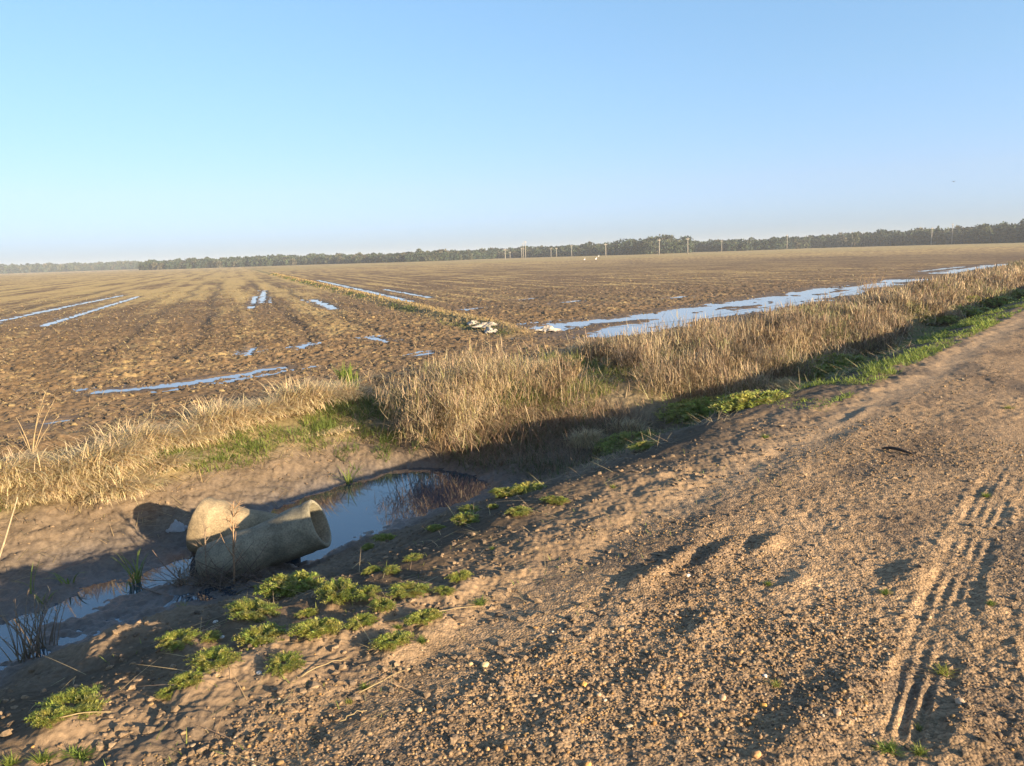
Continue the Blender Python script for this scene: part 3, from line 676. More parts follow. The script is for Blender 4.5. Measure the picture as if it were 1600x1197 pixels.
for a in [(758, 1040, 10, (.5, .38, .2), 'pale yellow stone, the largest on the gravel beside the weed patch'), (735, 1038, 6, (.42, .3, .16), 'small tan stone touching the pale yellow stone'),
          (1182, 1180, 11, (.45, .25, .11), 'rounded orange brown stone near the bottom edge of the road'), (1193, 1103, 8, (.5, .27, .07), 'bright orange stone in the dark gravel'),
          (1129, 1091, 9, (.45, .3, .18), 'pinkish flat stone left of the bright orange stone'), (1195, 1057, 6, (.6, .56, .5), 'white pebble beside the pale sparse grass sprig'),
          (1308, 1114, 10, (.36, .26, .17), 'two lobed brown stone on the road before the short tyre print'), (912, 1070, 8, (.5, .28, .08), 'orange stone in the middle of the gravel'),
          (405, 1052, 6, (.6, .55, .48), 'white stone under the half shaded weed clump'), (347, 996, 5, (.62, .58, .52), 'white stone beside the small weed on the ditch shoulder'),
          (337, 972, 5, (.6, .56, .5), 'white stone on the bare shaded shoulder above the small weed'), (655, 1110, 9, (.40, .29, .17), 'tan stone half sunk in the dark soil at the bottom'),
          (918, 1196, 9, (.48, .26, .09), 'orange stone cut by the bottom edge of the view'), (1500, 1098, 10, (.45, .33, .22), 'tan stone right of the short tyre print'),
          (1075, 900, 5, (.6, .55, .48), 'white pebble lying by the dark soil ridges')]:
    stone(*a)

# ------------------------------------------------------------------ straw lying on the field and shoulder
def straw_litter():
    parts = []
    n = 120000
    th = rng.uniform(math.radians(-46), math.radians(46), n); r = 9 * (70 / 9) ** (rng.random(n) ** .85)
    x, y = r * np.sin(th), r * np.cos(th); u, v = uv(x, y); q, s = rows(x, y)
    d = ss(-.1, .55, fbm(x, y, .5, 2, 62) + .25 * gn(q / .5, s / 9, 63) + .25 * (q < 6.9) - .1) * (.35 + .65 * ss(12, 16, v))
    k = (v > 9.6) & (rng.random(n) < d)
    for P, w in PUDW: k &= dist_line(x, y, P) > 1.35 * w
    x, y, r = x[k], y[k], r[k]; n = len(x); z = terrain(x, y)
    parts.append(blades(np.column_stack([x, y, z + .008]), rng.uniform(0, 6.28, n), rng.uniform(.06, .16, n) * (1 + r / 60), .004 + .0007 * r, rng.uniform(1.15, 1.62, n), rng.uniform(-.2, .5, n), rcol([.45, .33, .165], n, .3), 2))
    V, q_, t, c = joinm(parts)
    link('straw_litter', mesh_np('straw_litter', V, q_, t, c, [M_straw]), kind='stuff', label='chopped straw and stubble scattered over the muddy field')
straw_litter()

# ------------------------------------------------------------------ dry straw tussocks on the far bank
def tussock(n=800, k=1.7, comb=0.0, tall=1.0, green=.0):
    n = int(n * k); q = rng.normal(0, .36, (n, 2)) * [1, .8]
    az = np.where(rng.random(n) < .7, comb + rng.normal(0, 1.1, n), rng.uniform(0, 6.28, n))
    c = rcol([.54, .425, .24], n, .22); g = rng.random(n) < green; c[g] = rcol([.2, .2, .06], g.sum(), .2)
    b = blades(np.column_stack([q, np.full(n, -.05)]), az, rng.uniform(.55, 1.4, n) * tall, .028, rng.uniform(.0, .55, n), rng.uniform(1.0, 2.6, n), c, 5, tipcol=c * 1.1)
    return mesh_np('straw', *b[:3], b[3], [M_straw])
TUS = [tussock(900, 2.3, 1.0), tussock(800, 1.7, 1.05), tussock(900, 2.8, .95), tussock(700, 2.2, .8, .15), tussock(900, 1.2, 1.1)]
tl = [(8, 750, .36), (36, 745, .34), (70, 742, .36), (108, 728, .36), (96, 755, .32), (150, 735, .36), (178, 715, .38), (206, 700, .4), (236, 698, .4), (262, 690, .36), (285, 688, .36), (312, 676, .38), (338, 668, .38), (362, 662, .36), (388, 652, .36), (410, 648, .34), (440, 640, .32),
      (468, 632, .36), (500, 626, .36), (522, 624, .34), (175, 768, .32), (130, 752, .32), (60, 772, .3), (215, 738, .3), (250, 728, .3), (20, 780, .28), (196, 765, .26)]
for i, (a, b, h) in enumerate(tl):
    p = at(a, b)
    link('straw_tussock', TUS[i % 5], 'bleached straw tussock slumped over in the row along the far ditch bank', 'straw tussock', 'straw tussocks along the far ditch bank', loc=p, rot=(0, 0, rng.normal(0, .7)), scale=(h * rng.uniform(.95, 1.3), h * rng.uniform(.95, 1.3), h * rng.uniform(.5, 1.2)))
for a, b, h, lab in [(978, 678, .26, 'flattened straw heap behind the straw backed verge mat'), (915, 695, .24, 'brown straw heap at the shaded near end of the verge'), (1228, 608, .24, 'pale straw heap lying on the road edge by the spiky verge tuft'), (516, 672, .34, 'brown drooping straw tussock hanging alone over the bare mud bank'), (800, 588, .36, 'hooded brown straw tussock with a dark hollow at its left side'), (845, 585, .3, 'broken straw tussock bent over a dark hole among green grass'), (655, 612, .34, 'pale combed straw tussock left behind the dry reeds'), (920, 560, .45, 'large pale straw tussock at the field edge past the green grass')]:
    link('straw_tussock', TUS[(a // 7) % 5], lab, 'straw tussock', loc=at(a, b), rot=(0, 0, rng.normal(0, .6)), scale=h)

# ------------------------------------------------------------------ ditch side vegetation that nobody could count
def verge_stuff():
    G, S = [], []
    # green grass under and beside the straw, left bank
    def put(lst, n, u0, u1, v0, v1, colr, L, W, lean, curve, keep=None, logu=False, az=None, segs=3, dz=0):
        u = rng.uniform(u0, u1, n) if not logu else u0 * (u1 / u0) ** rng.random(n); v = rng.uniform(v0, v1, n)
        x, y = xy(u, v)
        if keep is not None:
            k = keep(x, y, u, v); x, y, u, v = x[k], y[k], u[k], v[k]
        n = len(x); d = np.hypot(x, y); z = terrain(x, y) + dz
        a = rng.uniform(0, 6.28, n) if az is None else np.where(rng.random(n) < .7, az + rng.normal(0, .8, n), rng.uniform(0, 6.28, n))
        hs = (1 + .5 * gn(u / .8, v / .8, 77)) * (1 + .35 * gn(u / .27, v / .27, 78)) * (1 + .5 * gn(u / 3.1, v / 1.5, 76))
        cl = rcol(colr, n, .28)
        if segs == 5:
            a = gn(u / .9, v / .9, 79) * 5 + rng.normal(0, .8, n); cl = cl * (1 + .5 * gn(u / .45, v / .45, 80) + .4 * gn(u / 2.2, v / 1.2, 83))[:, None]
            gsh = ss(.15, .6, gn(u / 1.8, v / 1.0, 84))[:, None] * .6; cl = np.clip(cl + (np.array([.24, .235, .09]) - cl) * gsh, .02, 1)
        lst.append(blades(np.column_stack([x, y, z - .02]), a, rng.uniform(*L, n) * hs, np.maximum(W, (.0012 if W > .01 else .00085) * d), rng.uniform(*lean, n), rng.uniform(*curve, n), cl, segs))
    nk = lambda sc, lo, s: (lambda x, y, u, v: gn(x / sc, y / sc, s) > lo)
    gcol, ycol = (.15, .19, .045), (.22, .22, .07)
    put(G, 9000, .5, 7, 8.25, 9.0, gcol, (.06, .2), .006, (.1, .9), (.2, 1), nk(.7, -.15, 101))
    put(G, 2500, 6.2, 8.2, 7.6, 9.2, gcol, (.06, .2), .006, (.1, .9), (.2, 1), nk(.6, -.1, 102))
    put(G, 1500, 5.6, 7.0, 7.35, 7.9, (.12, .16, .04), (.08, .2), .006, (.1, .9), (.2, 1), nk(.4, .0, 103))
    put(G, 12000, 8.5, 16, 6.6, 9.0, ycol, (.12, .38), .007, (.05, .7), (.2, 1.2), nk(1.1, -.05, 104))
    put(G, 42000, 7.6, 75, 2.55, 3.45, (.23, .28, .06), (.04, .12), .011, (.3, 1.2), (.2, 1), nk(.8, -.05, 107), True)
    put(G, 9000, 8.8, 30, 3.3, 4.6, (.12, .18, .045), (.04, .12), .006, (.1, .9), (.2, 1), nk(.8, -.25, 105), True)
    put(G, 4000, 6.0, 11, 3.6, 5.6, (.09, .12, .04), (.05, .2), .006, (.1, 1.0), (.2, 1), nk(.5, .05, 106))
    put(G, 3500, -.3, 5.5, 1.9, 3.5, (.22, .25, .06), (.02, .06), .005, (.3, 1.3), (.0, 1), nk(.35, .1, 131))
    mnd_ = lambda x, y, u, v: (((u - 9.9) / 2.1) ** 2 + ((v - 7.9) / 1.3) ** 2 + .5 * gn(x / .5, y / .5, 151) < 1.1) & (gn(x / .45, y / .45, 152) > -.25)
    put(G, 15000, 7.6, 12.2, 6.3, 9.4, (.22, .26, .065), (.08, .26), .008, (.1, 1.1), (.2, 1.4), mnd_)
    put(G, 4000, 7.6, 12.2, 6.4, 9.4, (.28, .26, .09), (.1, .3), .008, (.3, 1.3), (.2, 1.4), mnd_)
    put(S, 4500, 7.4, 12.4, 6.6, 9.8, (.46, .36, .21), (.12, .4), .007, (.9, 1.6), (-.2, 1.0), nk(.5, -.05, 153), dz=.05)
    put(G, 9000, 3.2, 7.6, 8.05, 8.85, (.20, .24, .055), (.05, .17), .007, (.1, 1.1), (.2, 1.2), nk(.6, -.2, 154))
    put(G, 2500, 6.5, 9.0, 5.4, 6.9, (.10, .13, .045), (.06, .2), .006, (.1, 1.1), (.2, 1.2), nk(.5, -.2, 155))
    put(S, 4200, 6.6, 9.4, 5.2, 7.2, (.22, .155, .095), (.1, .4), .005, (.3, 1.5), (.0, 1.2), dz=.0)
    # levee grass
    n = 9000; s = 19 * (150 / 19) ** rng.random(n); q = 7.0 + rng.normal(0, .35, n)
    ca, sa = math.cos(LA), math.sin(LA); x, y = q * ca + s * sa, -q * sa + s * ca; d = np.hypot(x, y); z = terrain(x, y)
    gr = (q < 6.9) & (gn(s / 2.5, q, 69) > .12)
    c = np.where(gr[:, None], rcol((.16, .18, .05), n), rcol((.40, .295, .14), n))
    G.append(blades(np.column_stack([x, y, z - .02]), rng.uniform(0, 6.28, n), rng.uniform(.05, .14, n) * (1 + d / 120), .004 + .0009 * d, rng.uniform(.2, 1.1, n), rng.uniform(.2, 1, n), c, 2))
    # dry weeds of the long strip between ditch and field
    def strip(x, y, u, v):
        mound = ((u - 9.9) / 1.9) ** 2 + ((v - 7.9) / 1.15) ** 2 + .5 * gn(x / .5, y / .5, 151)
        lo = lerp(6.3, 5.0, ss(8, 13, u)) + .35 * gn(u / 1.1, u * 0, 111); hi = lerp(9.4, 8.3, ss(9, 16, u)) + .4 * gn(u / 2, u * 0, 112)
        return (v > lo) & (v < hi) & (gn(u / 1.3, v / .9, 113) > -.4) & ~((gn(x / 1.1, y / 1.1, 104) > .1) & (u < 15) & (v > 6.2) & (rng.random(len(u)) < .85)) & ((mound > 1) | (rng.random(len(u)) < .16))
    for colr, m, L in (((.33, .25, .145), 3500, (.12, .40)), ((.26, .19, .115), 3500, (.12, .45)), ((.42, .33, .2), 3000, (.12, .40)), ((.22, .24, .075), 26000, (.08, .26))):
        put(S, m, 7.6, 110, 4.6, 9.8, colr, np.array(L) * .92, .006, (.2, 1.4), (.0, 3.4), strip, True, segs=5)
    # fine twiggy tops
    def twigs(n, colr):
        u = 7.8 * (80 / 7.8) ** rng.random(n); v = rng.uniform(4.8, 9, n); x, y = xy(u, v); k = strip(x, y, u, v); x, y, u, v = x[k], y[k], u[k], v[k]
        n = len(x); d = np.hypot(x, y); z = terrain(x, y) + rng.uniform(.02, .36, n) * (1 + .4 * gn(u / .8, v / .8, 77))
        S.append(blades(np.column_stack([x, y, z]), rng.uniform(0, 6.28, n), rng.uniform(.12, .36, n), np.maximum(.0045, .0008 * d), rng.uniform(.3, 2.1, n), rng.uniform(-1.2, 1.2, n), rcol(colr, n, .35), 3))
    twigs(12000, (.26, .19, .115)); twigs(9000, (.38, .29, .175))
    # fluffy domes of dead brush with hollows between them
    pal = [(.32, .235, .14), (.27, .195, .115), (.40, .305, .185), (.21, .15, .092), (.15, .112, .078), (.24, .225, .095), (.30, .212, .12)]
    nb = 0
    while nb < 430:
        u = 7.9 * (115 / 7.9) ** rng.random(); lo, hi = lerp(6.5, 5.1, float(ss(8, 13, u))), lerp(9.5, 8.2, float(ss(9, 16, u)))
        v = rng.uniform(lo + .2, hi); nb += 1
        x, y = xy(u, v)
        if ((u - 9.7) / 2.0) ** 2 + ((v - 7.7) / 1.25) ** 2 < 1 and rng.random() < .88: continue
        if float(gn(x / 1.6, y / 1.6, 163)) < -.12 and u < 40: continue
        d = math.hypot(x, y)
        Rb = rng.uniform(.22, .55) * (1 + d / 70); hb = rng.uniform(.3, .62) * (1 + .25 * float(gn(u / 2.5, v, 161))) * (.75 if v > hi - .8 else 1)
        n = int(560 / (1 + (d / 22) ** 1.5)) + 90
        rr = Rb * np.sqrt(rng.random(n)); th = rng.uniform(0, 6.283, n); bx, by = x + rr * np.cos(th) * 1.2, y + rr * np.sin(th)
        top = hb * np.sqrt(np.clip(1 - (rr / Rb) ** 2, .03, 1)) * (1 + .35 * gn(bx / .17, by / .17, 162))
        P = np.column_stack([bx, by, terrain(bx, by) + top * rng.random(n) ** .55 - .03])
        c = rcol(pal[rng.choice(7, p=[.2, .2, .17, .15, .09, .09, .1])], n, .35)
        S.append(blades(P, rng.uniform(0, 6.28, n) * .6 + rng.uniform(0, 6.28), rng.uniform(.07, .24, n) * (1 + d / 80), max(.0045, .0008 * d), rng.uniform(.2, 2.2, n), rng.uniform(-1.3, 1.3, n), c, 3))
        m = 22; q = rng.normal(0, .5 * Rb, (m, 2)); P = np.column_stack([x + q[:, 0], y + q[:, 1], np.zeros(m)]); P[:, 2] = terrain(P[:, 0], P[:, 1])
        S.append(blades(P, rng.uniform(0, 6.28, m), hb * rng.uniform(.8, 1.5, m), max(.004, .0007 * d), rng.uniform(.05, .7, m), rng.uniform(0, .9, m), rcol((.38, .29, .18), m, .3), 4))
    # loose straw lying on the banks
    put(S, 5000, -1, 8, 7.9, 9.9, (.42, .31, .155), (.15, .4), .005, (1.0, 1.5), (.1, .5), nk(.6, -.2, 121), dz=.03)
    put(S, 500, 1, 6, 7.2, 8.2, (.40, .30, .155), (.1, .35), .004, (1.2, 1.55), (.0, .2), dz=.02)
    put(S, 2600, 5.2, 14, 3.2, 4.4, (.36, .27, .14), (.1, .35), .005, (1.0, 1.5), (.0, .6), nk(.7, .0, 122), dz=.03)
    put(S, 1500, 6.8, 9.5, 5.0, 7.0, (.20, .14, .085), (.15, .5), .005, (.3, 1.4), (.0, 1), dz=.0)
    put(S, 260, 1.0, 5, 2.0, 3.6, (.42, .31, .16), (.08, .28), .004, (1.3, 1.56), (.0, .2), dz=.022)
    put(S, 240, 2.2, 9, -.5, 2.6, (.40, .29, .15), (.03, .12), .003, (1.35, 1.56), (.0, .1), dz=.022)
    V, q_, t, c = joinm(G); link('green_grass', mesh_np('green_grass', V, q_, t, c, [M_leaf]), kind='stuff', label='short green grass on the ditch banks and the levee')
    V, q_, t, c = joinm(S); print('dry verts', len(V)); link('dry_grass', mesh_np('dry_grass', V, q_, t, c, [M_straw]), kind='stuff', label='dead brown weeds and straw filling the verge between ditch and field')
verge_stuff()
print('verge done', round(time.time() - T0, 1))

# ------------------------------------------------------------------ reeds, stalks, dead weeds: single plants
def reed_stand():
    base = at(690, 700)
    root = link('reed_clump', None, 'tall stand of dry pale reeds leaning over the pond', 'reeds', loc=base)
    n = 140; u = rng.uniform(6.45, 8.3, n); v = np.clip(rng.normal(7.6, .4, n), 7.1, 8.6) + .12 * (u - 7.5)
    x, y = xy(u, v); z = np.maximum(terrain(x, y), DW - .05)
    H = rng.uniform(.6, 1.05, n) * (1 - .3 * ss(7.5, 8.6, v)); az = np.where(rng.random(n) < .75, math.radians(125) + rng.normal(0, .7, n), rng.uniform(0, 6.28, n)); ln = np.abs(rng.normal(.22, .2, n)); cv = rng.uniform(-.1, 1.3, n)
    P = np.column_stack([x, y, z - .05]) - base
    st = blades(P, az, H, .008, ln, cv, rcol([.40, .30, .165], n, .25), 4, taper=.5)
    st2 = blades(P, az, H, .008, ln, cv, rcol([.36, .26, .14], n, .25), 4, taper=.5, twist=0.0)
    V, q, t, c = joinm([st, st2]); link('stem', mesh_np('stem', V, q, t, c, [M_straw]), parent=root)
    k = 80; Pl, A = [], []
    for i in range(n):
        tt = rng.uniform(.42, 1.0, k) ** .8; a = ln[i] + cv[i] * tt / 2
        rad = np.sin(a) * H[i] * tt
        Pl.append(np.column_stack([P[i, 0] + np.sin(az[i]) * rad, P[i, 1] + np.cos(az[i]) * rad, P[i, 2] + np.cos(a) * H[i] * tt])); A.append(rng.uniform(0, 6.28, k))
    Pl = np.concatenate(Pl); A = np.concatenate(A); m = len(Pl)
    cc = rcol([.38, .285, .17], m, .35); g = rng.random(m) < .12; cc[g] = rcol([.28, .25, .10], g.sum(), .2)
    Pl = Pl + rng.normal(0, .07, (m, 3)) * [1, 1, .6]; b = blades(Pl, A, rng.uniform(.07, .28, m), .0085, rng.uniform(.2, 2.2, m), rng.uniform(-1.3, 1.5, m), cc, 3)
    link('leaf_mass', mesh_np('leaf_mass', b[0], b[1], b[2], b[3], [M_straw]), parent=root)
reed_stand()
def single(name, label, cat, px, py, parts_by_name, m, group=None, z=None):
    p = at(px, py)
    if z is not None: p[2] = max(p[2], z)
    root = link(name, None, label, cat, group, loc=p)
    for nm, pr in parts_by_name:
        V, q, t, c = joinm(pr); link(nm, mesh_np(nm, V, q, t, c, [m]), parent=root)
    return root
def clump(name, label, cat, px, py, parts, m, group=None):
    V, q, t, c = joinm(parts); return link(name, mesh_np(name, V, q, t, c, [m]), label, cat, group, loc=at(px, py))
def reed_plant(n, h, col):
    az = rng.uniform(0, 6.28, n)
    return [blades(np.column_stack([rng.normal(0, .02, (n, 2)), np.full(n, -.04)]), az, h * rng.uniform(.55, 1.1, n), .018, rng.uniform(.02, .35, n), rng.uniform(.3, 1.9, n), rcol(col, n, .25), 6, twist=None)]
for a, b, h, n, lab in [(214, 915, .46, 14, 'taller green reed with drooping blades standing in the wet mud'), (102, 912, .28, 8, 'green reed with two spread blades on the shaded mud'), (50, 925, .34, 3, 'thin single bladed green reed near the left edge of the mud'),
                        (546, 757, .36, 16, 'leaning green reed at the far waterline of the pond'), (66, 940, .16, 8, 'low dark reed tuft beside the thin reed')]:
    single('green_reed', lab, 'reed', a, b, [('blade', reed_plant(n, h, (.2, .24, .06)))], M_leaf, 'green reeds in the ditch')
n = 110
single('tall_grass', 'bright green tall grass clump on the far bank against the muddy field', 'grass clump', 543, 606, [('blade', [blades(np.column_stack([rng.normal(0, .055, (n, 2)), np.full(n, -.05)]), rng.uniform(0, 6.28, n), rng.uniform(.2, .52, n), .022, rng.uniform(0, .35, n), rng.uniform(.1, .9, n), rcol((.2, .26, .05), n, .25), 5)])], M_leaf)
def stalk(h, lean, az, r=.006, col=(.42, .31, .17), bend=.3, k=8, base=(0, 0, -.04)):
    t = np.linspace(0, 1, k); a = lean + bend * t
    step = h / (k - 1); p = [np.array(base, float)]
    for i in range(1, k): p.append(p[-1] + step * np.array([math.sin(az) * math.sin(a[i]) + rng.normal(0, .02), math.cos(az) * math.sin(a[i]) + rng.normal(0, .02), math.cos(a[i])]))
    return np.array(p), tube(p, np.linspace(r, r * .35, k), 5, col)
def plume(p, n, L, col=(.45, .34, .19)):
    return blades(p[-3] + rng.random((n, 1)) * (p[-1] - p[-3]), rng.uniform(0, 6.28, n), rng.uniform(.4, 1, n) * L, .006, rng.uniform(.2, 1.4, n), .5, rcol(col, n), 2)
A1 = [stalk(.78, .12, 1.4, .007), stalk(.66, .1, 1.8, .006, bend=.5), stalk(.7, .25, 1.3, .006), stalk(.5, .05, 4.5, .006), stalk(.42, .2, 5, .005), stalk(.6, .3, 1.5, .005, bend=.6)]
single('dry_stalks', 'group of tall dry grass stalks standing above the straw row at the left', 'dry stalks', 50, 712, [('stem', [s for _, s in A1]), ('seed_head', [plume(A1[0][0], 14, .1)]), ('seed_head', [plume(A1[1][0], 18, .1)]), ('seed_head', [plume(A1[2][0], 22, .16)]), ('seed_head', [plume(A1[5][0], 10, .1)])], M_straw)
A1 = [stalk(.75, .38, 1.3, .011, (.48, .37, .24), bend=.0), stalk(.5, .9, 5.2, .006, bend=-.3), stalk(.42, .3, 1.9, .004, bend=.5)]
single('dead_stalk', 'thick pale dead stalk leaning in from the left edge', 'dead stalk', -14, 900, [('stem', [s for _, s in A1])], M_straw)
def branchy(h, r, n, col, spread=.9, twig=.22):
    p, s = stalk(h, .03, 1.0, r, col, bend=.08, k=12); parts = [s]
    for i in range(n):
        j = rng.integers(3, 11); a = rng.uniform(0, 6.28)
        q, s2 = stalk(twig * rng.uniform(.5, 1.2) * (1.3 - j / 12), spread * rng.uniform(.6, 1.2), a, r * .4, col, bend=-.4, k=5, base=p[j]); parts.append(s2)
        for _ in range(2):
            q2, s3 = stalk(twig * .35, rng.uniform(.3, 1.4), a + rng.normal(0, .9), r * .22, col, k=3, base=q[rng.integers(1, 4)]); parts.append(s3)
    return parts[:1], parts[1:]
tr, tw = branchy(.74, .011, 15, (.30, .19, .11))
single('dead_sapling', 'leafless reddish brown sapling standing upright in front of the pipes', 'sapling', 366, 912, [('stem', tr), ('twig', tw)], M_wood)
tr, tw = branchy(.5, .007, 12, (.22, .16, .11)); 
single('dead_sapling', 'short leafless grey sapling leaning on the left part of the front pipe', 'sapling', 322, 905, [('stem', tr), ('twig', tw)], M_wood)
br = []
for i in range(150):
    q, s = stalk(rng.uniform(.15, .5), rng.uniform(.7, 1.5), rng.uniform(0, 6.28), rng.uniform(.002, .006), rcol((.16, .12, .085), 1, .3)[0], bend=rng.uniform(-.4, .5), k=5, base=(rng.normal(0, .22), rng.normal(0, .1), .01)); br.append(s)
single('dead_brush', 'tangle of dark dead twigs heaped at the foot of the pipes', 'brush', 350, 912, [('twig', br)], M_wood)
for a, b, h, n, lab in [(40, 1030, .5, 26, 'blurred brown dead weed clump standing in the shade at the left'), (70, 1010, .38, 14, 'smaller dead weed with a pale seed head behind the brown dead clump'), (285, 915, .3, 16, 'dead weed standing at the edge of the small pool by the pipes')]:
    A1 = [stalk(h * rng.uniform(.5, 1), rng.uniform(0, .35), rng.uniform(0, 6.28), .004, rcol((.24, .18, .12), 1)[0], bend=.3, k=6, base=(rng.normal(0, .045), rng.normal(0, .045), -.03)) for _ in range(n)]
    clump('dead_weed', lab, 'dead weed', a, b, [s for _, s in A1] + [plume(p, 5, .07, (.3, .23, .15)) for p, _ in A1], M_straw, 'dead weeds at the ditch')
# tall dead weeds poking out of the verge
for a, b, h, n, lab, colr in [(1352, 470, 1.15, 40, 'tallest feathery dead weed clump rising above the verge against the puddle', (.40, .28, .16)), (1165, 585, .85, 60, 'dark grey brown dead bush in the middle of the verge', (.13, .10, .07)),
                              (840, 570, .75, 5, 'dark dead stump like weed sticking up beside the straw hole', (.17, .12, .08)), (830, 555, .7, 3, 'thin dead stalk standing at the field end of the verge', (.3, .22, .13)), (702, 590, .5, 4, 'thin dry stalk pair above the reed stand', (.4, .3, .17)), (1222, 500, .5, 10, 'small dead weed at the puddle edge beyond the verge', (.33, .24, .14))]:
    A1 = [stalk(h * rng.uniform(.5, 1), rng.uniform(0, .4), rng.uniform(0, 6.28), .007, rcol(colr, 1)[0], bend=.35, k=6, base=(rng.normal(0, .04 + .003 * n), rng.normal(0, .04 + .003 * n), -.03)) for _ in range(n)]
    clump('dead_weed', lab, 'dead weed', a, b, [s for _, s in A1] + [plume(p, 14, .16, colr) for p, _ in A1], M_straw)
# bushy dead weeds along the verge
for i in range(16):
    u = 8.6 * (46 / 8.6) ** ((i + .5) / 16); v = lerp(7.4, 6.6, ss(9, 14, u)) + rng.uniform(-.9, .9); x, y = xy(u, v); h = rng.uniform(.5, .8); n = 26; d = math.hypot(x, y)
    colr = [(.24, .17, .10), (.33, .24, .14), (.15, .115, .08), (.29, .2, .115)][i % 4]
    A1 = [stalk(h * rng.uniform(.5, 1), rng.uniform(.05, .7), rng.uniform(0, 6.28), max(.004, .0004 * d), rcol(colr, 1)[0], bend=.5, k=6, base=(rng.normal(0, .12), rng.normal(0, .12), -.03)) for _ in range(n)]
    tw = [blades(p[2] + rng.random((40, 1)) * (p[-1] - p[2]), rng.uniform(0, 6.28, 40), rng.uniform(.06, .2, 40), max(.005, .0008 * d), rng.uniform(.2, 1.8, 40), rng.uniform(-.8, .8, 40), rcol(colr, 40, .35), 2) for p, _ in A1]
    V, q, t, c = joinm([s_ for _, s_ in A1] + tw)
    link('dead_weed', mesh_np('dead_weed', V, q, t, c, [M_straw]), 'bushy dead weed standing in the dry verge between ditch and field', 'dead weed', 'bushy dead weeds along the verge', loc=(x, y, float(terrain([x], [y])[0])))
# lying stalks in the foreground
for a, b, c, d, lab in [(600, 975, 745, 952, 'long pale dry stalk lying across the weed patch'), (560, 1087, 635, 1052, 'bent pale stalk lying beside the thin grass tuft'), (530, 1132, 572, 1115, 'short straw lying in the dark gravel at the bottom'), (470, 1062, 545, 1030, 'pale straw lying at the edge of the weed patch'), (95, 1125, 175, 1118, 'thick straw lying over the ferny weed in the corner')]:
    p, q = at(a, b), at(c, d); k = 7; L = [lerp(p, q, t) + np.array([0, 0, .012 + .008 * math.sin(t * 3.1)]) + rng.normal(0, .003, 3) for t in np.linspace(0, 1, k)]
    V, qd, t, c_ = tube(np.array(L) - p, np.linspace(.003, .0015, k), 5, (.33, .25, .13))
    link('fallen_stalk', mesh_np('fallen_stalk', V, qd, t, np.tile(c_, (len(V), 1)), [M_straw]), lab, 'dry stalk', 'fallen dry stalks', loc=p)
# dark strip of bark on the road
p, q = at(1378, 703), at(1428, 713); k = 12; L = []
for t in np.linspace(0, 1, k): L.append(lerp(p, q, t) - p + np.array([0, 0, .012 + .015 * math.sin(t * 3.14)]) + np.array([.0, .03, 0]) * math.sin(t * 3.14))
V, qd, t, c_ = tube(L, 003e-3 + .010 * np.sin(np.linspace(.15, 3.0, k)) ** .7, 8, (.06, .045, .035)); 
link('dark_stick', mesh_np('dark_stick', V, qd, t, np.tile(c_, (len(V), 1)), [M_wood]), 'dark curved stick lying on the gravel in the middle of the road', 'stick', loc=p)
# pale litter
def scrap(name, label, cat, px, py, w, h, col, seed, lift=0):
    p = at(px, py); n = 14; g = np.linspace(-1, 1, n); A, B = np.meshgrid(g, g)
    rad = np.maximum(np.abs(A), np.abs(B)); Z = h * (1 - .8 * rad ** 1.2) * (.8 + .5 * gn(A * 1.6 + seed, B * 1.6, seed)) + .18 * h * gn(A * 4, B * 4 + seed, seed + 1)
    e = 1 + .25 * gn(A * 1.3 + 9, B * 1.3 + seed, seed)
    V = np.stack([A * w * e, B * w * .7 * e, Z - .01], -1).reshape(-1, 3); Q = [(i * n + j, i * n + j + 1, (i + 1) * n + j + 1, (i + 1) * n + j) for i in range(n - 1) for j in range(n - 1)]
    U2 = V * [.96, .96, 1] - [0, 0, .012]; m = len(V)
    Q2 = [tuple(m + a for a in q[::-1]) for q in Q]
    link(name, mesh_np(name, np.concatenate([V, U2]), Q + Q2, None, np.tile(col, (2 * m, 1)), [M_white], False), label, cat, loc=p + [0, 0, lift], rot=(0, 0, seed))
scrap('plastic_scrap', 'crumpled pale plastic scrap lying in the round shadow beside the pipe', 'plastic scrap', 277, 828, .085, .11, (.42, .41, .40), 3)
for a, b, w, lab, sd in [(740, 507, .25, 'small whitish heap at the left of the bleached pile ending the levee', 5), (764, 510, .42, 'bleached whitish pile of debris at the end of the levee', 6), (768, 519, .28, 'low pale lump in front of the bleached pile', 8), (856, 517, .3, 'pale lump at the near tip of the long puddle', 9)]:
    scrap('pale_debris', lab, 'debris', a, b, w, .16, (.50, .43, .34), sd)

# outline of the far wood: photo column, distance
EDGE = [(-420, 1150), (0, 1080), (232, 980), (236, 600), (500, 520), (640, 430), (700, 425), (785, 480), (1008, 395), (1012, 388), (1078, 402), (1084, 490), (1136, 420), (1140, 425), (1225, 440), (1272, 480), (1700, 350), (2050, 310)]
# ------------------------------------------------------------------ power poles along the far side of the field
def pole_mesh(h):
    root = []
    pr = np.array([(0, .2), (h * .5, .165), (h, .12)])
    body = tube([(0, 0, -.3), (0, 0, h * .5), (0, 0, h)], [.21, .17, .13], 8, (.25, .228, .195))
    V = np.array([(x, y, z) for z in (h - .52, h - .40) for y in (-.06, .06) for x in (-.75, .75)]); Q = [(0, 1, 3, 2), (4, 6, 7, 5), (0, 4, 5, 1), (2, 3, 7, 6), (0, 2, 6, 4), (1, 5, 7, 3)]
    arm = (V, np.array(Q), None, np.array([.42, .38, .33]))
    ins = [tube([(x, 0, h - .42), (x, 0, h - .3), (x, 0, h - .18)], [.05, .07, .03], 6, (.35, .3, .27)) for x in (-.68, .68)] + [tube([(0, 0, h - .02), (0, 0, h + .08), (0, 0, h + .2)], [.05, .07, .03], 6, (.35, .3, .27))]
    return body, arm, ins
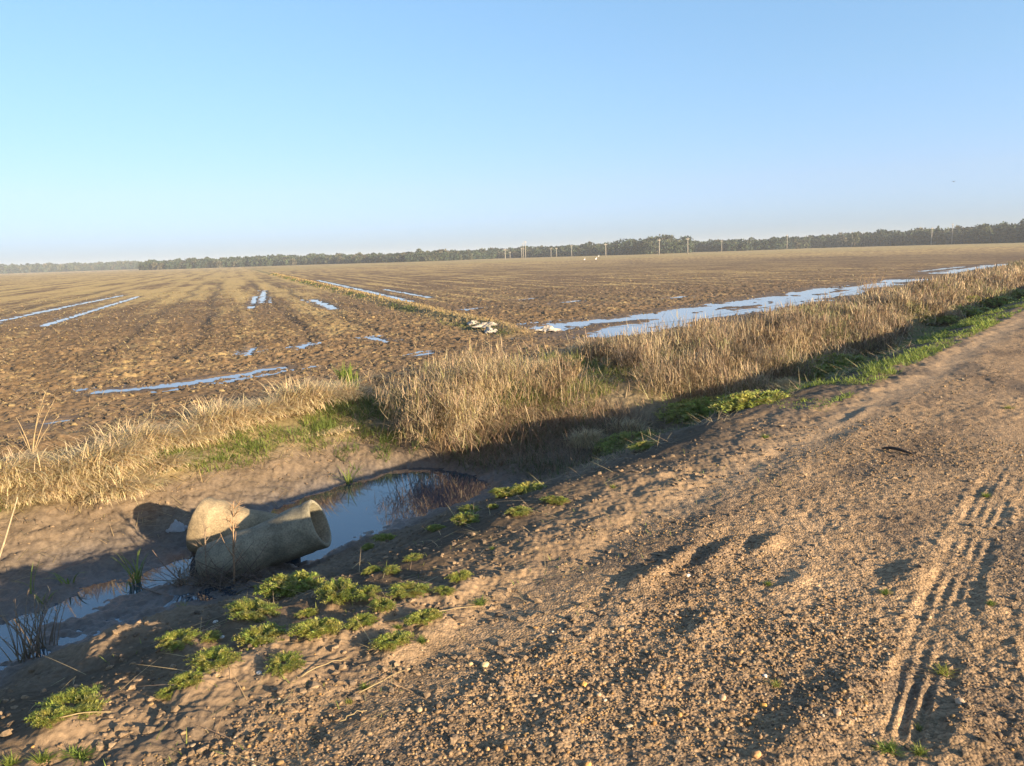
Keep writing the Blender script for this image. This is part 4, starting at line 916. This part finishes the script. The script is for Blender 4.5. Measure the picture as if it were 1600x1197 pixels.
def build_pole(px, yt, yb, label):
    p = pt(px, yb, FZ); d = math.hypot(p[0], p[1])
    d2 = min(max(d, 300), float(np.interp(px, *zip(*EDGE))) - 14); p = p * (d2 / d); p[2] = FZ
    h = (yb - yt) * d2 / 1200 + .2
    root = link('power_pole', None, label, 'power pole', 'pale power poles along the far edge of the field', loc=p, rot=(0, 0, .5))
    body, arm, ins = pole_mesh(h)
    V, q, t, c = joinm([body]); link('shaft', mesh_np('shaft', V, q, t, c, [M_pole]), parent=root)
    V, q, t, c = joinm([arm]); link('crossarm', mesh_np('crossarm', V, q, t, c, [M_pole], False), parent=root)
    for i in ins:
        V, q, t, c = joinm([i]); link('insulator', mesh_np('insulator', V, q, t, c, [M_pole]), parent=root)
for a, t, b, lab in [(789.5, 390, 405.5, 'stout pale pole, first from the left along the treeline'), (797, 391, 400.5, 'short pale pole just right of the first stout pole'), (815, 385, 399.5, 'left pole of the tight group of three'), (817.8, 381, 403, 'middle pole of the tight group of three'),
                     (821.3, 378, 404, 'tallest right pole of the tight group of three, rising above the trees'), (861, 387, 400, 'faint thin pole, left of a pair against the dark wood'), (869.5, 386, 399.5, 'faint thin pole, right of a pair against the dark wood'), (893.2, 384, 400.5, 'lone pole on the dark wood between the faint pair and the egrets'),
                     (946.5, 382, 401, 'pole beside the white egrets'), (1030, 375.5, 399, 'thick bright pole in front of the highest dome of trees'), (1074.5, 374, 397.5, 'thin pole at the right foot of the tree dome'), (1127.5, 376, 392, 'short pole against the dark wood right of the dome'),
                     (1229.5, 368.5, 389, 'bright pole standing alone before the grey green wood'), (1331, 365.5, 386, 'pole where the dark wood begins on the right'), (1455, 359, 381.5, 'left pole of the last pair at the right'), (1487, 354, 381, 'tallest right pole of the last pair at the right')]:
    build_pole(a, t, b, lab)

# ------------------------------------------------------------------ egrets in the field and a bird in the air
def egret(px, py, hgt, label, fly=False):
    p = pt(px, py, FZ); root = link('egret', None, label, 'bird', 'white egrets in the far field', loc=p, rot=(0, 0, .8))
    w = (.78, .77, .74); h = hgt
    body = tube(np.array([(-.42, 0, .42), (-.25, 0, .5), (0, 0, .55), (.16, 0, .6), (.2, 0, .75), (.16, 0, .88), (.24, 0, .97), (.34, 0, .96)]) * h, np.array([.02, .09, .13, .09, .045, .035, .05, .03]) * h, 8, w)
    V, q, t, c = joinm([body]); link('body', mesh_np('body', V, q, t, c, [M_feather]), parent=root)
    V, q, t, c = joinm([tube(np.array([(.34, 0, .96), (.5, 0, .93)]) * h, np.array([.025, .008]) * h, 5, (.5, .33, .05))]); link('beak', mesh_np('beak', V, q, t, c, [M_feather]), parent=root)
    for s in (-.04, .04):
        V, q, t, c = joinm([tube(np.array([(0, s, .45), (.03, s, .22), (0, s, -.03)]) * h, np.array([.025, .018, .014]) * h, 5, (.05, .05, .05))]); link('leg', mesh_np('leg', V, q, t, c, [M_feather]), parent=root)
egret(935.5, 402.5, .95, 'white egret nearest the wood beside a power pole')
egret(931.5, 408, .9, 'white egret standing lower in the field below the nearest one to the wood')
egret(913.5, 408.5, .8, 'white egret on its own further left in the field')
d = ray(1490, 284); p = np.array([0, 0, EYE]) + d / np.linalg.norm(d) * 150
root = link('flying_bird', None, 'tiny dark bird flying in the clear sky above the wood', 'bird', loc=p, rot=(0, 0, .6))
V, q, t, c = joinm([tube([(-.2, 0, 0), (-.05, 0, .01), (.1, 0, .02), (.2, 0, .02), (.27, 0, .01)], [.02, .055, .06, .04, .008], 8, (.05, .045, .04))]); link('body', mesh_np('body', V, q, t, c, [M_feather]), parent=root)
for s in (-1, 1):
    V = np.array([(.1, .03 * s, .03), (-.06, .03 * s, .03), (-.02, .22 * s, .13), (.12, .22 * s, .14), (-.04, .42 * s, .08), (.02, .45 * s, .08)]); V2 = V - [0, 0, .012]
    F = [(0, 1, 2, 3), (3, 2, 4, 5)]; F2 = [tuple(6 + i for i in f[::-1]) for f in F]
    link('wing', mesh_np('wing', np.concatenate([V, V2]), F + F2, None, np.tile((.05, .045, .04), (12, 1)), [M_feather]), parent=root)

# ------------------------------------------------------------------ far woods
def tree_leaves(x, y, z0, h, w, n, col, conic=False):
    th = rng.uniform(0, 6.28, n); t = rng.random(n) ** .8
    lob = 1 + .25 * np.sin(3 * th + rng.uniform(0, 6)) + .15 * np.sin(5 * th + rng.uniform(0, 6))
    prof = np.sqrt(np.clip(1 - (2 * t - .85) ** 2 / 1.4, .05, 1)) if not conic else (1.05 - t)
    rr = w * .5 * prof * lob * rng.uniform(.55, 1, n) ** .5
    P = np.column_stack([x + rr * np.cos(th), y + rr * np.sin(th), z0 + h * (.04 + .96 * t) * (1 - .12 * rng.random(n)) * (1 - .12 * (rr / (w * .5 + 1e-6)) ** 2)])
    return P, rcol(col, n, .35, .05)
def leaf_cards(P, size, col):
    n = len(P); a = rng.normal(0, 1, (n, 3)); a /= np.linalg.norm(a, axis=1)[:, None]; b = np.cross(a, rng.normal(0, 1, (n, 3))); b /= np.linalg.norm(b, axis=1)[:, None]
    s = (size * rng.uniform(.6, 1.3, n))[:, None]; a = a * s; b = b * s * .8
    V = np.stack([P - a, P - b, P + a * .9 + b * .2, P + b], 1).reshape(-1, 3)
    return V, np.arange(n)[:, None] * 4 + np.arange(4), None, np.repeat(col, 4, 0)
TOP = [(-420, 12), (0, 13), (100, 13), (232, 13), (236, 15), (400, 17), (620, 18), (700, 19), (790, 18), (900, 20), (960, 23), (1000, 29), (1040, 33), (1074, 29), (1086, 21), (1140, 20), (1225, 20), (1300, 21), (1400, 25), (1500, 27), (1600, 29), (2050, 32)]
def woods():
    parts, trunks = [], []
    xs = np.arange(-420, 2050, 5.2)
    for row in range(4):
        for px in xs + row * 1.7:
            d = np.interp(px, *zip(*EDGE)); h = (np.interp(px, *zip(*TOP)) - 1.5) * d / 1200
            d = d + row * 13 + rng.uniform(-4, 4)
            az = math.atan((px - 800) / 1200 / 1.0); x, y = d * math.sin(az), d * math.cos(az)
            hh = h * (rng.uniform(.62, 1.05) + .14 * float(gn(px / 45, row * .7, 95))) * (.74, .92, 1.0, 1.03)[row]; w = hh * rng.uniform(.8, 1.3)
            c = [(.024, .04, .02), (.034, .05, .024), (.052, .058, .03), (.066, .06, .034), (.02, .034, .022)][rng.choice(5, p=[.3, .3, .18, .12, .1])]
            n = int(230 * (1 if d < 700 else .6)); P, cc = tree_leaves(x, y, FZ - .1, hh, w, n, c)
            parts.append(leaf_cards(P, .58 * d / 430, cc))
            if row == 0: trunks.append(tube([(x, y, FZ - .3), (x, y, FZ + hh * .6)], [.22, .1], 5, (.1, .08, .06)))
    V, q, t, c = joinm(parts + trunks)
    print('woods', len(V))
    link('far_woodland', mesh_np('far_woodland', V, q, t, c, [M_tree], False), kind='stuff', label='grey green wood of low bushy trees closing the far side of the field')
woods()
def lone_tree(px, ytop, d, w, col, label, conic=False, trunkc=(.1, .08, .06)):
    az = math.atan((px - 800) / 1200); x, y = d * math.sin(az), d * math.cos(az); hor = 425 - .034 * px
    h = (hor - ytop) * d / 1200 + EYE - FZ
    root = link('tree', None, label, 'tree', 'trees standing out of the far wood', loc=(x, y, FZ))
    V, q, t, c = joinm([tube([(0, 0, -.3), (.1, 0, h * .4), (0, .1, h * .8)], [.35, .25, .08], 6, trunkc)] + [tube([(.1, 0, h * k), (math.cos(k * 9) * w * .3, math.sin(k * 9) * w * .3, h * (k + .2))], [.12, .04], 5, trunkc) for k in (.4, .5, .6, .7)])
    link('trunk', mesh_np('trunk', V, q, t, c, [M_wood]), parent=root)
    P, cc = tree_leaves(0, 0, h * .3, h * .7, w, 420, col, conic); b = leaf_cards(P, .45, cc)
    link('crown', mesh_np('crown', b[0], b[1], None, b[3], [M_tree], False), parent=root)
for a in [(1463, 356.5, 420, 3.6, (.05, .065, .035), 'dark pointed tree rising over the wood beside the last pair of poles', True), (1594, 347.5, 395, 4.2, (.05, .062, .035), 'dark tall tree top rising at the right end of the wood'),
          (1043, 369.5, 420, 9, (.08, .092, .04), 'rounded tree crown at the top of the highest dome in the wood'), (664, 388.5, 445, 4, (.055, .07, .04), 'small dark crown poking out of the wood in the left half'), (1535, 353, 400, 5, (.06, .075, .035), 'dark crown between the pointed tree and the tall tree top'),
          (338, 401.5, 600, 5, (.07, .08, .045), 'pale far crown above the left end of the near wood'), (1335, 365, 440, 5, (.075, .085, .04), 'rounded crown just behind the pole where the dark wood begins')]:
    lone_tree(*a)

# ------------------------------------------------------------------ air
def haze():
    m = bpy.data.materials.new('haze'); m.use_nodes = True; N, L = m.node_tree.nodes, m.node_tree.links
    N.remove(N['Principled BSDF']); pv = N.new('ShaderNodeVolumePrincipled'); pv.inputs['Color'].default_value = (.86, .92, 1, 1); pv.inputs['Density'].default_value = HAZE; pv.inputs['Anisotropy'].default_value = .0
    L.new(pv.outputs['Volume'], N['Material Output'].inputs['Volume'])
    x0, x1, y0, y1, z0, z1 = -2500, 2500, -2500, 2500, -2.3, 17
    V = [(x, y, z) for z in (z0, z1) for y in (y0, y1) for x in (x0, x1)]; F = [(0, 2, 3, 1), (4, 5, 7, 6), (0, 1, 5, 4), (2, 6, 7, 3), (0, 4, 6, 2), (1, 3, 7, 5)]
    me = bpy.data.meshes.new('haze'); me.from_pydata(V, [], F); me.materials.append(m)
    link('haze', me, kind='stuff', label='thin morning haze over the field')
HAZE = .00036
haze()

# ------------------------------------------------------------------ light, sky, camera
SAZ, SEL = math.radians(128), math.radians(12.5)
w = bpy.data.worlds.new('World'); scene.world = w; w.use_nodes = True
N, L = w.node_tree.nodes, w.node_tree.links
sky = N.new('ShaderNodeTexSky'); sky.sky_type = 'NISHITA'; sky.sun_disc = False
sky.sun_elevation = SEL; sky.sun_rotation = SAZ; sky.altitude = 0; sky.air_density = 1.0; sky.dust_density = .6; sky.ozone_density = 2.0
tc = N.new('ShaderNodeTexCoord'); sx = N.new('ShaderNodeSeparateXYZ'); L.new(tc.outputs['Generated'], sx.inputs[0])
rp = N.new('ShaderNodeValToRGB'); el = rp.color_ramp.elements     # clear cool morning air: less yellow low down than the model's sky
SKY = [(0.0, (.50, .68, 1.30)), (.025, (.56, .71, 1.33)), (.082, (.74, .785, 1.14)), (.198, (.91, .985, 1.12)), (.29, (1.02, 1.12, 1.20)), (1, (1.02, 1.12, 1.22))]
for k, (ps, cl) in enumerate(SKY):
    e = el[k] if k < 1 else (el[-1] if k == len(SKY) - 1 else el.new(ps)); e.position = ps; e.color = (*[v / 1.5 for v in cl], 1)
L.new(sx.outputs['Z'], rp.inputs['Fac'])
ml = N.new('ShaderNodeVectorMath'); ml.operation = 'MULTIPLY'; L.new(sky.outputs['Color'], ml.inputs[0]); L.new(rp.outputs['Color'], ml.inputs[1])
sc2 = N.new('ShaderNodeVectorMath'); sc2.operation = 'SCALE'; sc2.inputs['Scale'].default_value = 1.5; L.new(ml.outputs['Vector'], sc2.inputs[0])
mz = N.new('ShaderNodeMapRange'); mz.inputs['From Min'].default_value = -.6; mz.inputs['From Max'].default_value = .6; mz.inputs['To Min'].default_value = .83 * 1.5; mz.inputs['To Max'].default_value = 1.14 * 1.5; L.new(sx.outputs['X'], mz.inputs['Value']); L.new(mz.outputs['Result'], sc2.inputs['Scale'])
L.new(sc2.outputs['Vector'], N['Background'].inputs['Color']); N['Background'].inputs['Strength'].default_value = .074
import mathutils
sd = mathutils.Vector((math.sin(SAZ) * math.cos(SEL), math.cos(SAZ) * math.cos(SEL), math.sin(SEL)))
sl = bpy.data.lights.new('sun', 'SUN'); sl.energy = 5.0; sl.angle = math.radians(.55); sl.color = (1, .79, .52)
so = bpy.data.objects.new('sun', sl); COL.objects.link(so); so.rotation_euler = sd.to_track_quat('Z', 'Y').to_euler(); so.location = (60, -50, 40)
cam = bpy.data.cameras.new('camera'); cam.sensor_width = 36; cam.lens = 36 * FPX / IW; cam.clip_start = .05; cam.clip_end = 8000
co = bpy.data.objects.new('camera', cam); COL.objects.link(co); scene.camera = co
def lv(a2, b2, f): return mathutils.Vector((a2, cP * f + sP * b2, -sP * f + cP * b2))
rt, up, bk = lv(cR, -sR, 0), lv(sR, cR, 0), -lv(0, 0, 1)
M = mathutils.Matrix((rt, up, bk)).transposed().to_4x4(); M.translation = (0, 0, EYE); co.matrix_world = M
vs = scene.view_settings; vs.view_transform = 'Standard'; vs.look = 'None'; vs.exposure = 1.6; vs.gamma = 1
print('script', round(time.time() - T0, 1))
